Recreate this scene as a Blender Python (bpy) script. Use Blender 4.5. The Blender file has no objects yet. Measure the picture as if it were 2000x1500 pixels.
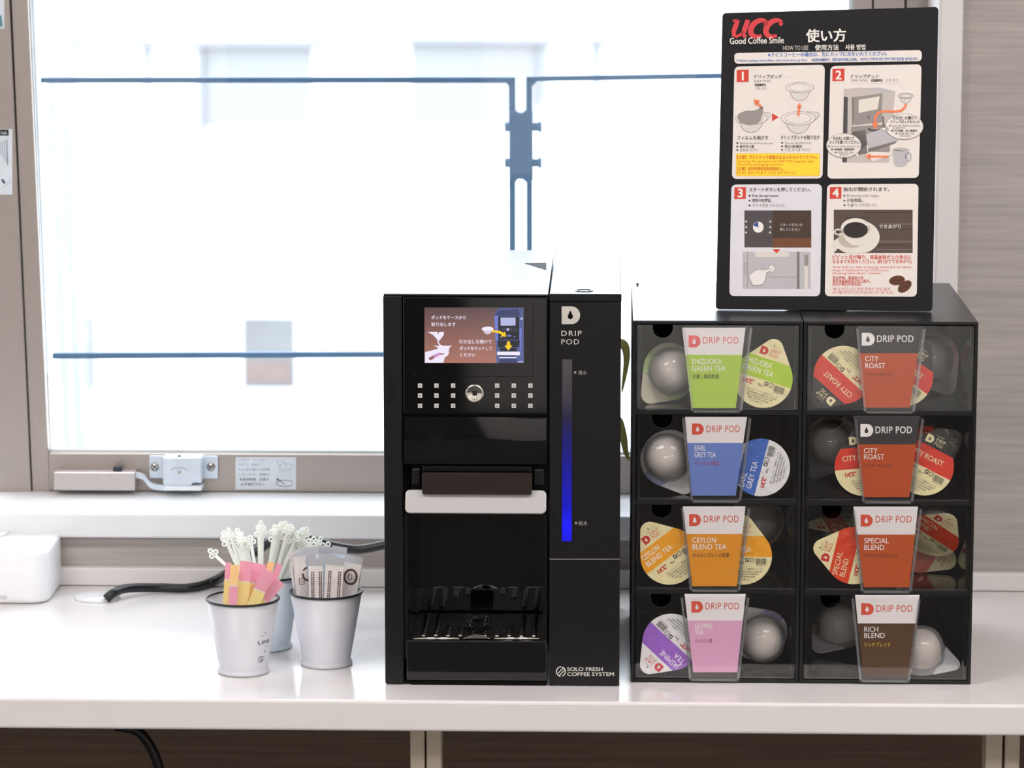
import bpy, math, random
from mathutils import Vector, Matrix
random.seed(11)
sc = bpy.context.scene
C = sc.collection
R_ = math.radians

# ------------------------------------------------------------------ camera
FPX = 6734.0                       # focal length in pixels of the 2000 x 1500 frame
ZC = 0.72                          # counter top height
PITCH = math.atan(1090 / FPX)
YAW = math.atan(195 / FPX * math.cos(PITCH))
FWD = Vector((-math.sin(YAW) * math.cos(PITCH), math.cos(YAW) * math.cos(PITCH), -math.sin(PITCH)))
RGT = Vector((math.cos(YAW), math.sin(YAW), 0))
UPV = RGT.cross(FWD)
def ray(px, py):
    return FWD * FPX + RGT * (px - 1000) + UPV * (750 - py)
_d = ray(980, 1339)
CAM = Vector((0, -3.8, ZC - 3.8 / _d.y * _d.z))
def onY(px, py, Y):
    d = ray(px, py); return CAM + d * ((Y - CAM.y) / d.y)
def onZ(px, py, Z):
    d = ray(px, py); return CAM + d * ((Z - CAM.z) / d.z)
def topx(v):
    d = Vector(v) - CAM; w = d.dot(FWD)
    return 1000 + FPX * d.dot(RGT) / w, 750 - FPX * d.dot(UPV) / w
cd = bpy.data.cameras.new('camera'); cam = bpy.data.objects.new('camera', cd); C.objects.link(cam)
cam.matrix_world = Matrix.Translation(CAM) @ Matrix((RGT, UPV, -FWD)).transposed().to_4x4()
cd.sensor_width = 36; cd.lens = 36 * FPX / 2000
cd.clip_end = 300; cd.clip_start = .05
cd.dof.use_dof = True
cd.dof.focus_distance = (onY(1250, 900, 0) - CAM).dot(FWD)
cd.dof.aperture_fstop = 11
sc.camera = cam

# ------------------------------------------------------------------ sky, lamps, exposure
SKY = 5.0
w = bpy.data.worlds.new('overcast_sky'); sc.world = w; w.use_nodes = True
bg = w.node_tree.nodes['Background']
bg.inputs[0].default_value = (.88, .94, 1, 1); bg.inputs[1].default_value = SKY
YE = onZ(1000, 1370, ZC).y            # counter front edge
YW = onZ(600, 1142, ZC).y             # wall behind the counter
YF = YW + .13                         # window plane
def area(name, loc, sx, sy, power, rot=(0, 0, 0), col=(1, 1, 1), portal=False):
    l = bpy.data.lights.new(name, 'AREA'); l.shape = 'RECTANGLE'; l.size = sx; l.size_y = sy
    l.energy = power; l.color = col
    o = bpy.data.objects.new(name, l); C.objects.link(o); o.location = loc; o.rotation_euler = rot
    if portal: l.cycles.is_portal = True
    return o
WARM = (1, .965, .95)
for y in (-1.25, -4.6):
    for x in (-1.3, .9):
        area('ceiling_lamp', (x, y, 2.56), 1.2, .5, 29 if y > -2 else 49, col=WARM)
area('window_portal', (-.38, YF + .06, 1.55), 2.3, 1.4, 1, rot=(R_(-90), 0, 0), portal=True)
vs = sc.view_settings
vs.view_transform = 'Standard'; vs.look = 'None'; vs.exposure = 0; vs.gamma = 1; vs.use_curve_mapping = False

# ------------------------------------------------------------------ materials
def lin(c):
    return tuple(((x / 255) / 12.92 if x / 255 <= .04045 else ((x / 255 + .055) / 1.055) ** 2.4) for x in c)
MATS = {}
def M(name, rgb, rough=.5, metal=0, spec=.5, coat=0, emis=0, var=.06, scale=40, bump=0, trans=0, stretch=None, ior=1.5, coatr=.03, sss=0):
    """principled surface whose base colour wanders a little with a noise texture"""
    m = bpy.data.materials.new(name); m.use_nodes = True; MATS[name] = m
    nt = m.node_tree; N = nt.nodes; L = nt.links; p = N['Principled BSDF']
    c = lin(rgb)
    tc = N.new('ShaderNodeTexCoord'); mp = N.new('ShaderNodeMapping'); no = N.new('ShaderNodeTexNoise')
    L.new(tc.outputs['Object'], mp.inputs[0]); L.new(mp.outputs[0], no.inputs['Vector'])
    no.inputs['Scale'].default_value = scale; no.inputs['Detail'].default_value = 4
    if stretch: mp.inputs['Scale'].default_value = stretch
    rp = N.new('ShaderNodeValToRGB'); L.new(no.outputs[0], rp.inputs[0])
    rp.color_ramp.elements[0].position = .3; rp.color_ramp.elements[1].position = .7
    rp.color_ramp.elements[0].color = (*[x * (1 - var) for x in c], 1)
    rp.color_ramp.elements[1].color = (*[min(1, x * (1 + var)) for x in c], 1)
    L.new(rp.outputs[0], p.inputs['Base Color'])
    p.inputs['Roughness'].default_value = rough; p.inputs['Metallic'].default_value = metal
    p.inputs['Specular IOR Level'].default_value = spec; p.inputs['Coat Weight'].default_value = coat
    p.inputs['Coat Roughness'].default_value = coatr; p.inputs['IOR'].default_value = ior
    p.inputs['Transmission Weight'].default_value = trans
    if sss: p.inputs['Subsurface Weight'].default_value = sss; p.inputs['Subsurface Radius'].default_value = (.004, .003, .003)
    if bump:
        b = N.new('ShaderNodeBump'); b.inputs['Strength'].default_value = bump; b.inputs['Distance'].default_value = .002
        L.new(no.outputs[0], b.inputs['Height']); L.new(b.outputs[0], p.inputs['Normal'])
    if emis:
        L.new(rp.outputs[0], p.inputs['Emission Color']); p.inputs['Emission Strength'].default_value = emis
    return m
def clear(name, tint=(1, 1, 1), base=.04, rough=.0, haze=0, hazecol=(.8, .8, .82)):
    """thin clear sheet: straight through, plus a mirror share that grows at grazing angles, plus an optional milky share"""
    m = bpy.data.materials.new(name); m.use_nodes = True; MATS[name] = m
    nt = m.node_tree; N = nt.nodes; L = nt.links; N.remove(N['Principled BSDF']); out = N['Material Output']
    lw = N.new('ShaderNodeLayerWeight'); lw.inputs[0].default_value = .5
    pw = N.new('ShaderNodeMath'); pw.operation = 'POWER'; pw.inputs[1].default_value = 5; L.new(lw.outputs['Facing'], pw.inputs[0])
    ma = N.new('ShaderNodeMath'); ma.operation = 'MULTIPLY_ADD'; ma.inputs[1].default_value = 1 - base; ma.inputs[2].default_value = base
    L.new(pw.outputs[0], ma.inputs[0])
    t = N.new('ShaderNodeBsdfTransparent'); t.inputs[0].default_value = (*tint, 1)
    g = N.new('ShaderNodeBsdfGlossy'); g.inputs['Roughness'].default_value = rough
    mx = N.new('ShaderNodeMixShader'); L.new(ma.outputs[0], mx.inputs[0]); L.new(t.outputs[0], mx.inputs[1]); L.new(g.outputs[0], mx.inputs[2])
    last = mx
    if haze:
        no = N.new('ShaderNodeTexNoise'); no.inputs['Scale'].default_value = 60
        hm = N.new('ShaderNodeMath'); hm.operation = 'MULTIPLY_ADD'; hm.inputs[1].default_value = haze * .3; hm.inputs[2].default_value = haze * .85
        L.new(no.outputs[0], hm.inputs[0])
        d = N.new('ShaderNodeBsdfDiffuse'); d.inputs[0].default_value = (*hazecol, 1)
        m2 = N.new('ShaderNodeMixShader'); L.new(hm.outputs[0], m2.inputs[0]); L.new(mx.outputs[0], m2.inputs[1]); L.new(d.outputs[0], m2.inputs[2])
        last = m2
    L.new(last.outputs[0], out.inputs[0])
    return m
def glow(name, rgb, rgb2=None, z0=0, z1=1, s=1.0, s2=None):
    """lit display colour; with rgb2 it grades from rgb at height z0 to rgb2 at height z1 (world metres)"""
    m = bpy.data.materials.new(name); m.use_nodes = True; MATS[name] = m
    nt = m.node_tree; N = nt.nodes; L = nt.links; p = N['Principled BSDF']
    p.inputs['Base Color'].default_value = (.01, .01, .01, 1); p.inputs['Roughness'].default_value = .1
    p.inputs['Emission Strength'].default_value = s
    if rgb2 is None:
        p.inputs['Emission Color'].default_value = (*lin(rgb), 1)
    else:
        ge = N.new('ShaderNodeNewGeometry'); sx = N.new('ShaderNodeSeparateXYZ'); mr = N.new('ShaderNodeMapRange'); rp = N.new('ShaderNodeValToRGB')
        L.new(ge.outputs['Position'], sx.inputs[0]); L.new(sx.outputs[2], mr.inputs[0])
        mr.inputs[1].default_value = z0; mr.inputs[2].default_value = z1; L.new(mr.outputs[0], rp.inputs[0])
        if isinstance(rgb, list):
            rp.color_ramp.elements[0].position = rgb[0][0]; rp.color_ramp.elements[0].color = (*lin(rgb[0][1]), 1)
            rp.color_ramp.elements[1].position = rgb[-1][0]; rp.color_ramp.elements[1].color = (*lin(rgb[-1][1]), 1)
            for pos, c in rgb[1:-1]:
                e = rp.color_ramp.elements.new(pos); e.color = (*lin(c), 1)
        else:
            rp.color_ramp.elements[0].color = (*lin(rgb), 1); rp.color_ramp.elements[1].color = (*lin(rgb2), 1)
        L.new(rp.outputs[0], p.inputs['Emission Color'])
    return m

def thin(name, rgb, back=.4, rough=.45):
    """thin paper or plastic that lets part of the light through"""
    m = M(name, rgb, rough, var=.03); nt = m.node_tree; N = nt.nodes; L = nt.links; p = N['Principled BSDF']
    src = p.inputs['Base Color'].links[0].from_socket
    t = N.new('ShaderNodeBsdfTranslucent'); L.new(src, t.inputs[0]); mx = N.new('ShaderNodeMixShader'); mx.inputs[0].default_value = back
    L.new(p.outputs[0], mx.inputs[1]); L.new(t.outputs[0], mx.inputs[2]); L.new(mx.outputs[0], N['Material Output'].inputs[0]); return m

# ------------------------------------------------------------------ mesh building
WL = {}                                 # world position of every object built, by name
def props(o, label=None, cat=None, group=None, kind=None):
    if label: o['label'] = label
    if cat: o['category'] = cat
    if group: o['group'] = group
    if kind: o['kind'] = kind
    return o
def thing(name, loc, label=None, cat=None, group=None, kind=None):
    o = bpy.data.objects.new(name, None); C.objects.link(o); o.empty_display_size = .02
    o.location = loc; WL[o.name] = Vector(loc)
    return props(o, label, cat, group, kind)
_tc = {}
def glyphs(s, bold, spacing):
    k = (s, bold, spacing)
    if k not in _tc:
        c = bpy.data.curves.new('t', 'FONT'); c.body = s; c.size = 1; c.resolution_u = 3; c.offset = bold; c.space_character = spacing
        o = bpy.data.objects.new('t', c); me = bpy.data.meshes.new_from_object(o)
        _tc[k] = ([(v.co.x, v.co.y) for v in me.vertices], [tuple(p.vertices) for p in me.polygons])
        bpy.data.objects.remove(o); bpy.data.curves.remove(c); bpy.data.meshes.remove(me)
    return _tc[k]
class MB:
    def __init__(s): s.v = []; s.f = []; s.m = []; s.s = []
    def add(s, vs, fs, mat, smooth=False):
        b = len(s.v); s.v += [Vector(x) for x in vs]
        for f in fs: s.f.append([b + i for i in f]); s.m.append(mat); s.s.append(smooth)
        return s
    def box(s, x0, x1, y0, y1, z0, z1, mat):
        x0, x1 = min(x0, x1), max(x0, x1); y0, y1 = min(y0, y1), max(y0, y1); z0, z1 = min(z0, z1), max(z0, z1)
        v = [(x, y, z) for z in (z0, z1) for y in (y0, y1) for x in (x0, x1)]
        return s.add(v, [(0, 2, 3, 1), (4, 5, 7, 6), (0, 1, 5, 4), (2, 6, 7, 3), (0, 4, 6, 2), (1, 3, 7, 5)], mat)
    def prism(s, pts, ext, mat, mat_side=None, smooth=False):
        """outline extruded by the vector ext; the first cap is the given outline"""
        pts = [Vector(p) for p in pts]; e = Vector(ext); n = len(pts)
        nrm = Vector((0, 0, 0))
        for i in range(n): nrm += (pts[i] - pts[0]).cross(pts[(i + 1) % n] - pts[0])
        if nrm.dot(e) > 0: pts = pts[::-1]
        s.add(pts + [p + e for p in pts], [tuple(range(n)), tuple(range(2 * n - 1, n - 1, -1))], mat)
        b = len(s.v) - 2 * n
        for i in range(n):
            j = (i + 1) % n; s.f.append([b + j, b + i, b + n + i, b + n + j]); s.m.append(mat_side or mat); s.s.append(smooth)
        return s
    def lathe(s, prof, mat, o=(0, 0, 0), seg=48, T=None, mats=None):
        o = Vector(o); T = T or Matrix.Identity(3); vs = []; fs = []; n = len(prof)
        for i in range(seg):
            a = 2 * math.pi * i / seg
            for r, z in prof: vs.append(o + T @ Vector((r * math.cos(a), r * math.sin(a), z)))
        b = len(s.v); s.v += vs
        for i in range(seg):
            j = (i + 1) % seg
            for k in range(n - 1):
                s.f.append([b + i * n + k, b + j * n + k, b + j * n + k + 1, b + i * n + k + 1]); s.m.append(mats[k] if mats else mat); s.s.append(True)
        return s
    def tube(s, pts, r, mat, seg=10, cap=True):
        pts = [Vector(p) for p in pts]; n = len(pts); rings = []
        rr = r if isinstance(r, list) else [r] * n
        ref = None
        for i in range(n):
            t = (pts[min(i + 1, n - 1)] - pts[max(i - 1, 0)]).normalized()
            if ref is None: ref = t.orthogonal().normalized()
            ref = (ref - t * ref.dot(t)).normalized(); b2 = t.cross(ref)
            rings.append([pts[i] + (ref * math.cos(2 * math.pi * k / seg) + b2 * math.sin(2 * math.pi * k / seg)) * rr[i] for k in range(seg)])
        b = len(s.v)
        for q in rings: s.v += q
        for i in range(n - 1):
            for k in range(seg):
                k2 = (k + 1) % seg
                s.f.append([b + i * seg + k, b + i * seg + k2, b + (i + 1) * seg + k2, b + (i + 1) * seg + k]); s.m.append(mat); s.s.append(True)
        if cap:
            s.f.append([b + k for k in range(seg)][::-1]); s.m.append(mat); s.s.append(False)
            s.f.append([b + (n - 1) * seg + k for k in range(seg)]); s.m.append(mat); s.s.append(False)
        return s
    def build(s, name, parent=None, bevel=0, seg=2, label=None, cat=None, group=None, kind=None, origin=None, world=None):
        me = bpy.data.meshes.new(name)
        if origin is None:
            if parent is not None: origin = WL[parent.name]
            else:
                xs = [v.x for v in s.v]; ys = [v.y for v in s.v]; zs = [v.z for v in s.v]
                origin = Vector(((min(xs) + max(xs)) / 2, (min(ys) + max(ys)) / 2, min(zs)))
        origin = Vector(origin)
        me.from_pydata([v - origin for v in s.v], [], s.f)
        names = []
        for m in s.m:
            if m not in names: names.append(m)
        for m in names: me.materials.append(MATS[m])
        ix = {m: i for i, m in enumerate(names)}
        me.polygons.foreach_set('material_index', [ix[m] for m in s.m])
        me.polygons.foreach_set('use_smooth', s.s)
        me.update()
        o = bpy.data.objects.new(name, me); C.objects.link(o)
        if parent is not None: o.parent = parent; o.location = origin - WL[parent.name]
        else: o.location = origin
        WL[o.name] = origin
        if bevel:
            b = o.modifiers.new('edge', 'BEVEL'); b.width = bevel; b.segments = seg; b.limit_method = 'ANGLE'; b.angle_limit = R_(40)
        return props(o, label, cat, group, kind)
class Ink:
    """flat printed shapes laid on a surface; mp(x, y, layer) gives the point in space, y runs downwards"""
    def __init__(s, mb, mp): s.mb = mb; s.mp = mp; s.k = 1
    def layer(s, k): s.k = k; return s
    def poly(s, pts, mat):
        q = [s.mp(x, y, s.k) for x, y in pts]
        a = sum(pts[i][0] * pts[(i + 1) % len(pts)][1] - pts[(i + 1) % len(pts)][0] * pts[i][1] for i in range(len(pts)))
        if a > 0: q = q[::-1]
        s.mb.add(q, [tuple(range(len(q)))], mat); return s
    def rect(s, x0, y0, x1, y1, mat, r=0):
        return s.poly(rr(x0, y0, x1, y1, r), mat)
    def ell(s, cx, cy, rx, ry, mat, n=28, a0=0, a1=360):
        full = abs(a1 - a0) >= 360
        return s.poly([(cx + rx * math.cos(R_(a0 + (a1 - a0) * i / (n if full else n - 1))), cy + ry * math.sin(R_(a0 + (a1 - a0) * i / (n if full else n - 1)))) for i in range(n)], mat)
    def line(s, pts, wd, mat, closed=False):
        P = [Vector((x, y)) for x, y in pts]; n = len(P); A = []; B = []
        for i in range(n):
            if closed: a, b = P[i - 1], P[(i + 1) % n]
            else: a, b = P[max(i - 1, 0)], P[min(i + 1, n - 1)]
            t = (b - a); t = t.normalized() if t.length > 1e-9 else Vector((1, 0)); nn = Vector((-t.y, t.x))
            ww = wd[i] if isinstance(wd, (list, tuple)) else wd
            A.append(P[i] + nn * ww / 2); B.append(P[i] - nn * ww / 2)
        for i in range(n if closed else n - 1):
            j = (i + 1) % n
            s.poly([A[i], A[j], B[j], B[i]], mat)
        return s
    def ring(s, cx, cy, rx, ry, wd, mat, n=28, a0=0, a1=360):
        full = abs(a1 - a0) >= 360
        return s.line([(cx + rx * math.cos(R_(a0 + (a1 - a0) * i / (n if full else n - 1))), cy + ry * math.sin(R_(a0 + (a1 - a0) * i / (n if full else n - 1)))) for i in range(n)], wd, mat, closed=full)
    def text(s, t, x, y, size, mat, x1=None, ang=0, bold=0.0, shear=0, mid=False, sp=1.0):
        V, F = glyphs(t, 0, sp)
        if not V: return s
        mn = min(v[0] for v in V); mx = max(v[0] for v in V)
        kx = (x1 - x) / (mx - mn) if x1 is not None else size
        off = mn if x1 is not None else 0
        if mid: off = (mn + mx) / 2
        ca, sa = math.cos(R_(ang)), math.sin(R_(ang))
        # heavier lettering is the same outline laid down again, shifted by a hair each way
        for lift, (ox, oy) in enumerate([(-bold, -bold * .6), (bold, -bold * .6), (-bold, bold * .6), (bold, bold * .6)] if bold else [(0, 0)]):
            q = []
            for gx, gy in V:
                dx = (gx - off) * kx + ox * size + gy * size * shear; dy = (gy + oy) * size
                q.append(s.mp(x + dx * ca - dy * sa, y - (dx * sa + dy * ca), s.k + .28 * lift))
            s.mb.add(q, F, mat)
        return s
def rr(x0, y0, x1, y1, r=0, n=5):
    if not r: return [(x0, y0), (x1, y0), (x1, y1), (x0, y1)]
    out = []
    for cx, cy, a in ((x1 - r, y0 + r, -90), (x1 - r, y1 - r, 0), (x0 + r, y1 - r, 90), (x0 + r, y0 + r, 180)):
        for i in range(n + 1):
            t = R_(a + 90 * i / n); out.append((cx + r * math.cos(t), cy + r * math.sin(t)))
    return out
def planeY(Y, eps=.00015):
    return lambda x, y, k=0: onY(x, y, Y) + Vector((0, -eps * k, 0))
def plane(o, n, eps=.00015):
    o = Vector(o); n = Vector(n).normalized()
    def mp(x, y, k=0):
        d = ray(x, y); return CAM + d * ((o - CAM).dot(n) / d.dot(n)) + n * eps * k
    return mp
def spline(pts, n=8):
    P = [Vector(p) for p in pts]; out = []
    for i in range(len(P) - 1):
        p0, p1, p2, p3 = P[max(i - 1, 0)], P[i], P[i + 1], P[min(i + 2, len(P) - 1)]
        for k in range(n):
            t = k / n
            out.append(.5 * ((2 * p1) + (p2 - p0) * t + (2 * p0 - 5 * p1 + 4 * p2 - p3) * t * t + (3 * p1 - p0 - 3 * p2 + p3) * t ** 3))
    out.append(P[-1]); return out
# shared marks
def dlogo(k, x0, y0, x1, y1, mat, drop):
    w_, h = x1 - x0, y1 - y0; ry = h / 2; cx = x1 - ry * .98
    pts = [(x0, y0), (cx, y0)] + [(cx + (x1 - cx) * math.cos(R_(a)), y0 + ry + ry * math.sin(R_(a))) for a in range(-80, 90, 10)] + [(cx, y1), (x0, y1)]
    k.poly(pts, mat)
    c = x0 + w_ * .47; cy = y0 + h * .57; r = h * .15
    k.layer(k.k + 1).poly([(c, y0 + h * .22)] + [(c + r * math.cos(R_(a)), cy + r * math.sin(R_(a))) for a in range(-30, 215, 15)], drop); k.k -= 1
def ucc(k, x, y, s, mat):
    """slanted red three-letter roaster mark, s = letter height"""
    def P(*q): return [(x + (a + .32 * (1 - b)) * s, y + b * s) for a, b in q]
    k.line(P((-.16, .1), (-.02, .04), (.12, .06)), .13 * s, mat)
    k.line(P((.1, .03), (.08, .35), (.07, .66), (.15, .88), (.32, .95), (.5, .85), (.62, .66)), [.22 * s, .27 * s, .26 * s, .24 * s, .16 * s, .16 * s, .18 * s], mat)
    k.line(P((.66, .03), (.64, .45), (.64, .8), (.72, .94), (.88, .9)), [.27 * s, .27 * s, .25 * s, .18 * s, .1 * s], mat)
    for ox in (.98, 1.83):
        pts = [(ox + .46 + .46 * math.cos(R_(a)), .5 + .46 * math.sin(R_(a))) for a in range(-48, -316, -16)]
        wd = [(.12 + .2 * math.sin(math.pi * (i + .5) / len(pts)) ** .8) * s for i in range(len(pts))]
        k.line(P(*pts), wd, mat)
        k.line(P((ox + .62, .1), (ox + .74, .24), (ox + .78, .36)), [.1 * s, .24 * s, .12 * s], mat)
# ------------------------------------------------------------------ room shell
M('wall_cloth', (174, 167, 162), .85, var=.12, scale=1, stretch=(7, 60, 190), bump=.25)
M('wall_wood_shaded', (112, 94, 78), .6, var=.2, scale=1, stretch=(4, 40, 160), bump=.1)  # same wall below the worktop, its shade put into a darker brown
M('wall_plain', (225, 221, 215), .8, var=.02)
M('wall_far', (238, 236, 232), .7)
M('ceiling_tile', (236, 234, 230), .9)
M('carpet', (66, 62, 60), .95, var=.2, scale=90)
M('reflection_dark', (52, 46, 44), .5)
M('sill_white', (230, 231, 234), .35, var=.01)
M('alu', (170, 161, 155), .42, metal=.55, var=.05, stretch=(30, 30, 2))
M('alu_dark', (96, 90, 88), .5, metal=.3)
M('bead', (222, 232, 238), .4)
M('trim_white', (224, 220, 219), .5, var=.01)
M('counter', (226, 221, 221), .14, spec=.42, var=.01)
M('leg_beige', (232, 218, 200), .5)
clear('window_glass', (.98, .99, 1), base=.04)

XL, XR, YB = -2.6, 1.45, -6.1
ZS = onY(600, 1005, YW - .015).z          # sill top
ZT = 2.28                                  # window head
XJ = onY(1832, 300, YW).x                  # right edge of the window opening
XO = -1.55                                 # left edge of the opening
m = MB(); m.box(XL, XR, YB, YW + .3, -.1, 0, 'carpet'); m.build('floor', kind='structure')
m = MB(); m.box(XL, XR, YB, YW + .3, 2.6, 2.7, 'ceiling_tile'); m.build('ceiling', kind='structure')
m = MB(); m.box(XL - .1, XL, YB, YW + .25, 0, 2.6, 'wall_plain'); m.build('wall_left', kind='structure')
m = MB(); m.box(XR, XR + .1, YB, YW + .25, 0, 2.6, 'wall_plain'); m.build('wall_right', kind='structure')
m = MB(); m.box(XL, XR, YB - .1, YB, 0, 2.6, 'wall_far'); m.build('wall_front', kind='structure')
m = MB(); m.box(-1.25, -.42, YB, YB + .05, 0, 2.05, 'reflection_dark'); dr = m.build('reflection_panel_1', kind='structure')  # unseen dark panel added to darken what the machine's gloss front reflects
# window wall: pieces round the opening, one mesh
zb = onY(600, 1046, YW).z - .002
m = MB()
m.box(XL, XO, YW, YW + .25, ZC, 2.6, 'wall_cloth')
m.box(XJ, XR, YW, YW + .25, ZC, 2.6, 'wall_cloth')
m.box(XO, XJ, YW, YW + .25, ZT, 2.6, 'wall_cloth')
m.box(XO, XJ, YW, YW + .25, ZC, zb, 'wall_cloth')
m.box(XL, XR, YW, YW + .25, 0, ZC, 'wall_wood_shaded')
m.build('wall_back', kind='structure')
# sill board
m = MB(); m.box(XO - .06, XJ + .012, YW - .016, YF + .02, zb + .0005, ZS, 'sill_white')
m.build('trim_1', kind='structure', bevel=.003)
# upstand at the back of the worktop
zu = onY(600, 1112, YW - .016).z
m = MB(); m.box(XL, XR, YW - .016, YW - .0005, ZC + .0005, zu, 'trim_white'); m.build('baseboard_back', kind='structure', bevel=.002)
# white casing round the right side of the opening, with its reveal
x0 = onY(1832, 300, YW - .012).x; x1 = onY(1876, 300, YW - .012).x
m = MB(); m.box(x0, x1, YW - .012, YW - .0005, ZS + .0005, ZT + .05, 'trim_white')
m.box(x0 - .003, x0 + .0005, YW - .012, YF + .02, ZS + .0005, ZT, 'trim_white')
m.build('trim_2', kind='structure', bevel=.002)

# ------------------------------------------------------------------ window
win = thing('window_1', (-.5, YF, ZS), kind='structure')
def strip(px_pairs, py0, py1, Y, depth, mat, name, parent, bevel=.001):
    """upright bar between two lines given at frame heights y=0 and y=885"""
    (a0, a1), (b0, b1) = px_pairs
    f = lambda t0, t1, py: t0 + (t1 - t0) * py / 885
    pts = [onY(f(a0, a1, py0), py0, Y), onY(f(b0, b1, py0), py0, Y), onY(f(b0, b1, py1), py1, Y), onY(f(a0, a1, py1), py1, Y)]
    return MB().prism(pts, (0, depth, 0), mat).build(name, parent, bevel=bevel)
PT = -900
strip(((-60, -16), (18, 57)), PT, 962, YF - .004, .04, 'alu', 'neighbour_stile', win)
strip(((17, 56), (23, 61)), PT, 960, YF + .012, .03, 'alu_dark', 'shadow_gap', win)
strip(((22, 60), (54, 94)), PT, 960, YF, .04, 'alu', 'stile', win)
strip(((53, 93), (59.5, 96.5)), PT, 886, YF + .012, .02, 'bead', 'bead', win, bevel=0)
strip(((59, 96), (66, 100)), PT, 886, YF + .02, .015, 'bead', 'inner_bead', win, bevel=0)
# bottom rail, its top edge and the glazing bead on it
xr = onY(1815, 300, YF).x
zr0 = ZS + .001; zr1 = onY(500, 887, YF).z
m = MB(); m.box(onY(95, 920, YF).x, xr, YF, YF + .04, zr0, zr1, 'alu')
m.build('bottom_rail', win, bevel=.0015)
m = MB(); m.box(onY(95, 880, YF + .012).x, xr, YF + .012, YF + .035, zr1, onY(500, 879, YF + .012).z, 'bead')
m.build('bead', win)
# right stile with two grooves
m = MB()
xa = onY(1668, 8, YF).x; xb = xr
g1 = onY(1705, 8, YF).x; g2 = onY(1769, 8, YF).x
for a, b, dy in ((xa, g1 - .0015, 0), (g1 + .0015, g2 - .0015, .003), (g2 + .0015, xb, 0)):
    m.box(a, b, YF + dy, YF + .04, zr1, ZT, 'alu')
m.box(g1 - .0015, g1 + .0015, YF + .01, YF + .04, zr1, ZT, 'alu_dark'); m.box(g2 - .0015, g2 + .0015, YF + .01, YF + .04, zr1, ZT, 'alu_dark')
m.build('stile', win)
m = MB(); m.box(xa - .006, xa, YF + .012, YF + .035, zr1, ZT, 'bead'); m.build('bead', win)
m = MB(); m.box(xr, x0, YF + .002, YF + .04, zr0, ZT, 'bead'); m.build('jamb_liner', win)
m = MB(); m.box(XO, XJ, YF, YF + .04, ZT - .06, ZT, 'alu'); m.build('head', win)
m = MB(); m.box(onY(85, 400, YF).x, xa - .001, YF + .022, YF + .027, zr1, ZT - .06, 'window_glass'); m.build('pane', win, label='clear glass pane')
m = MB(); m.box(XO, onY(-10, 400, YF).x, YF + .03, YF + .035, zr0, ZT - .06, 'window_glass'); m.build('pane', win)

# stickers on the window frame
M('label_paper', (214, 222, 230), .5); M('label_ink', (60, 68, 84), .6, var=.02); M('label_faint', (150, 160, 176), .6, var=.02)
M('label_black', (36, 36, 44), .5); M('label_teal', (84, 140, 150), .5)
def sticker(name, x0, y0, x1, y1, Y, draw, label, mat='label_paper'):
    mp = planeY(Y); b = MB()
    b.prism([mp(x, y) for x, y in rr(x0, y0, x1, y1)], (0, .0003, 0), mat)
    draw(Ink(b, mp)); return b.build(name, label=label, cat='sticker')
def d1(k):
    for i, (a, b) in enumerate(((465, 520), (465, 507), (466, 527), (466, 527), (468, 525), (470, 516))):
        k.text(('この窓は、ストッパー', '付きです。安全の', 'ため窓の開きを制限', 'しています。開閉は', '取扱説明書、注意を', '必ず確認下さい')[i], a, 900 + i * 9.6, 6, 'label_faint' if i < 4 else 'label_ink', x1=b)
    k.line([(542, 898), (575, 910)], .8, 'label_faint'); k.line([(541, 899), (548, 922), (572, 916)], .8, 'label_faint'); k.ring(553, 911, 6, 6, .8, 'label_faint')
    k.ring(557, 944, 17, 6, 1, 'label_ink', a0=20, a1=340); k.line([(543, 936), (556, 946)], 1.2, 'label_ink'); k.poly([(539, 937), (543, 933), (545, 939)], 'label_ink')
sticker('caution_sticker', 460, 893, 578, 956, YF - .0004, d1, 'pale printed caution sticker on the bottom rail of the window')
def d2(k):
    k.rect(-10, 253, 17, 265, 'label_black').layer(2).text('NA', 2, 263, 9, 'label_paper', x1=14); k.layer(1)
    for i in range(4): k.line([(13 - i * 4.5, 272 + i * 2), (15 - i * 4, 322 - i * 6)], 1.6, 'label_ink' if i == 0 else 'label_faint')
    k.poly([(2, 351), (6, 349), (11, 357), (7, 359)], 'label_ink'); k.line([(10, 358), (20, 352)], 1, 'label_faint'); k.line([(4, 366), (22, 356)], .8, 'label_faint')
sticker('notice_sticker', -30, 252, 24, 380, YF - .0044, d2, 'tall notice sticker with a black heading strip on the window stile')
sticker('teal_sticker', -30, -20, 8.5, 56, YF - .0044, lambda k: k.poly([(-20, 30), (3, 30), (5, 52), (-20, 52)], 'label_teal'), 'small white sticker with a teal block at the top of the window stile')

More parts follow.
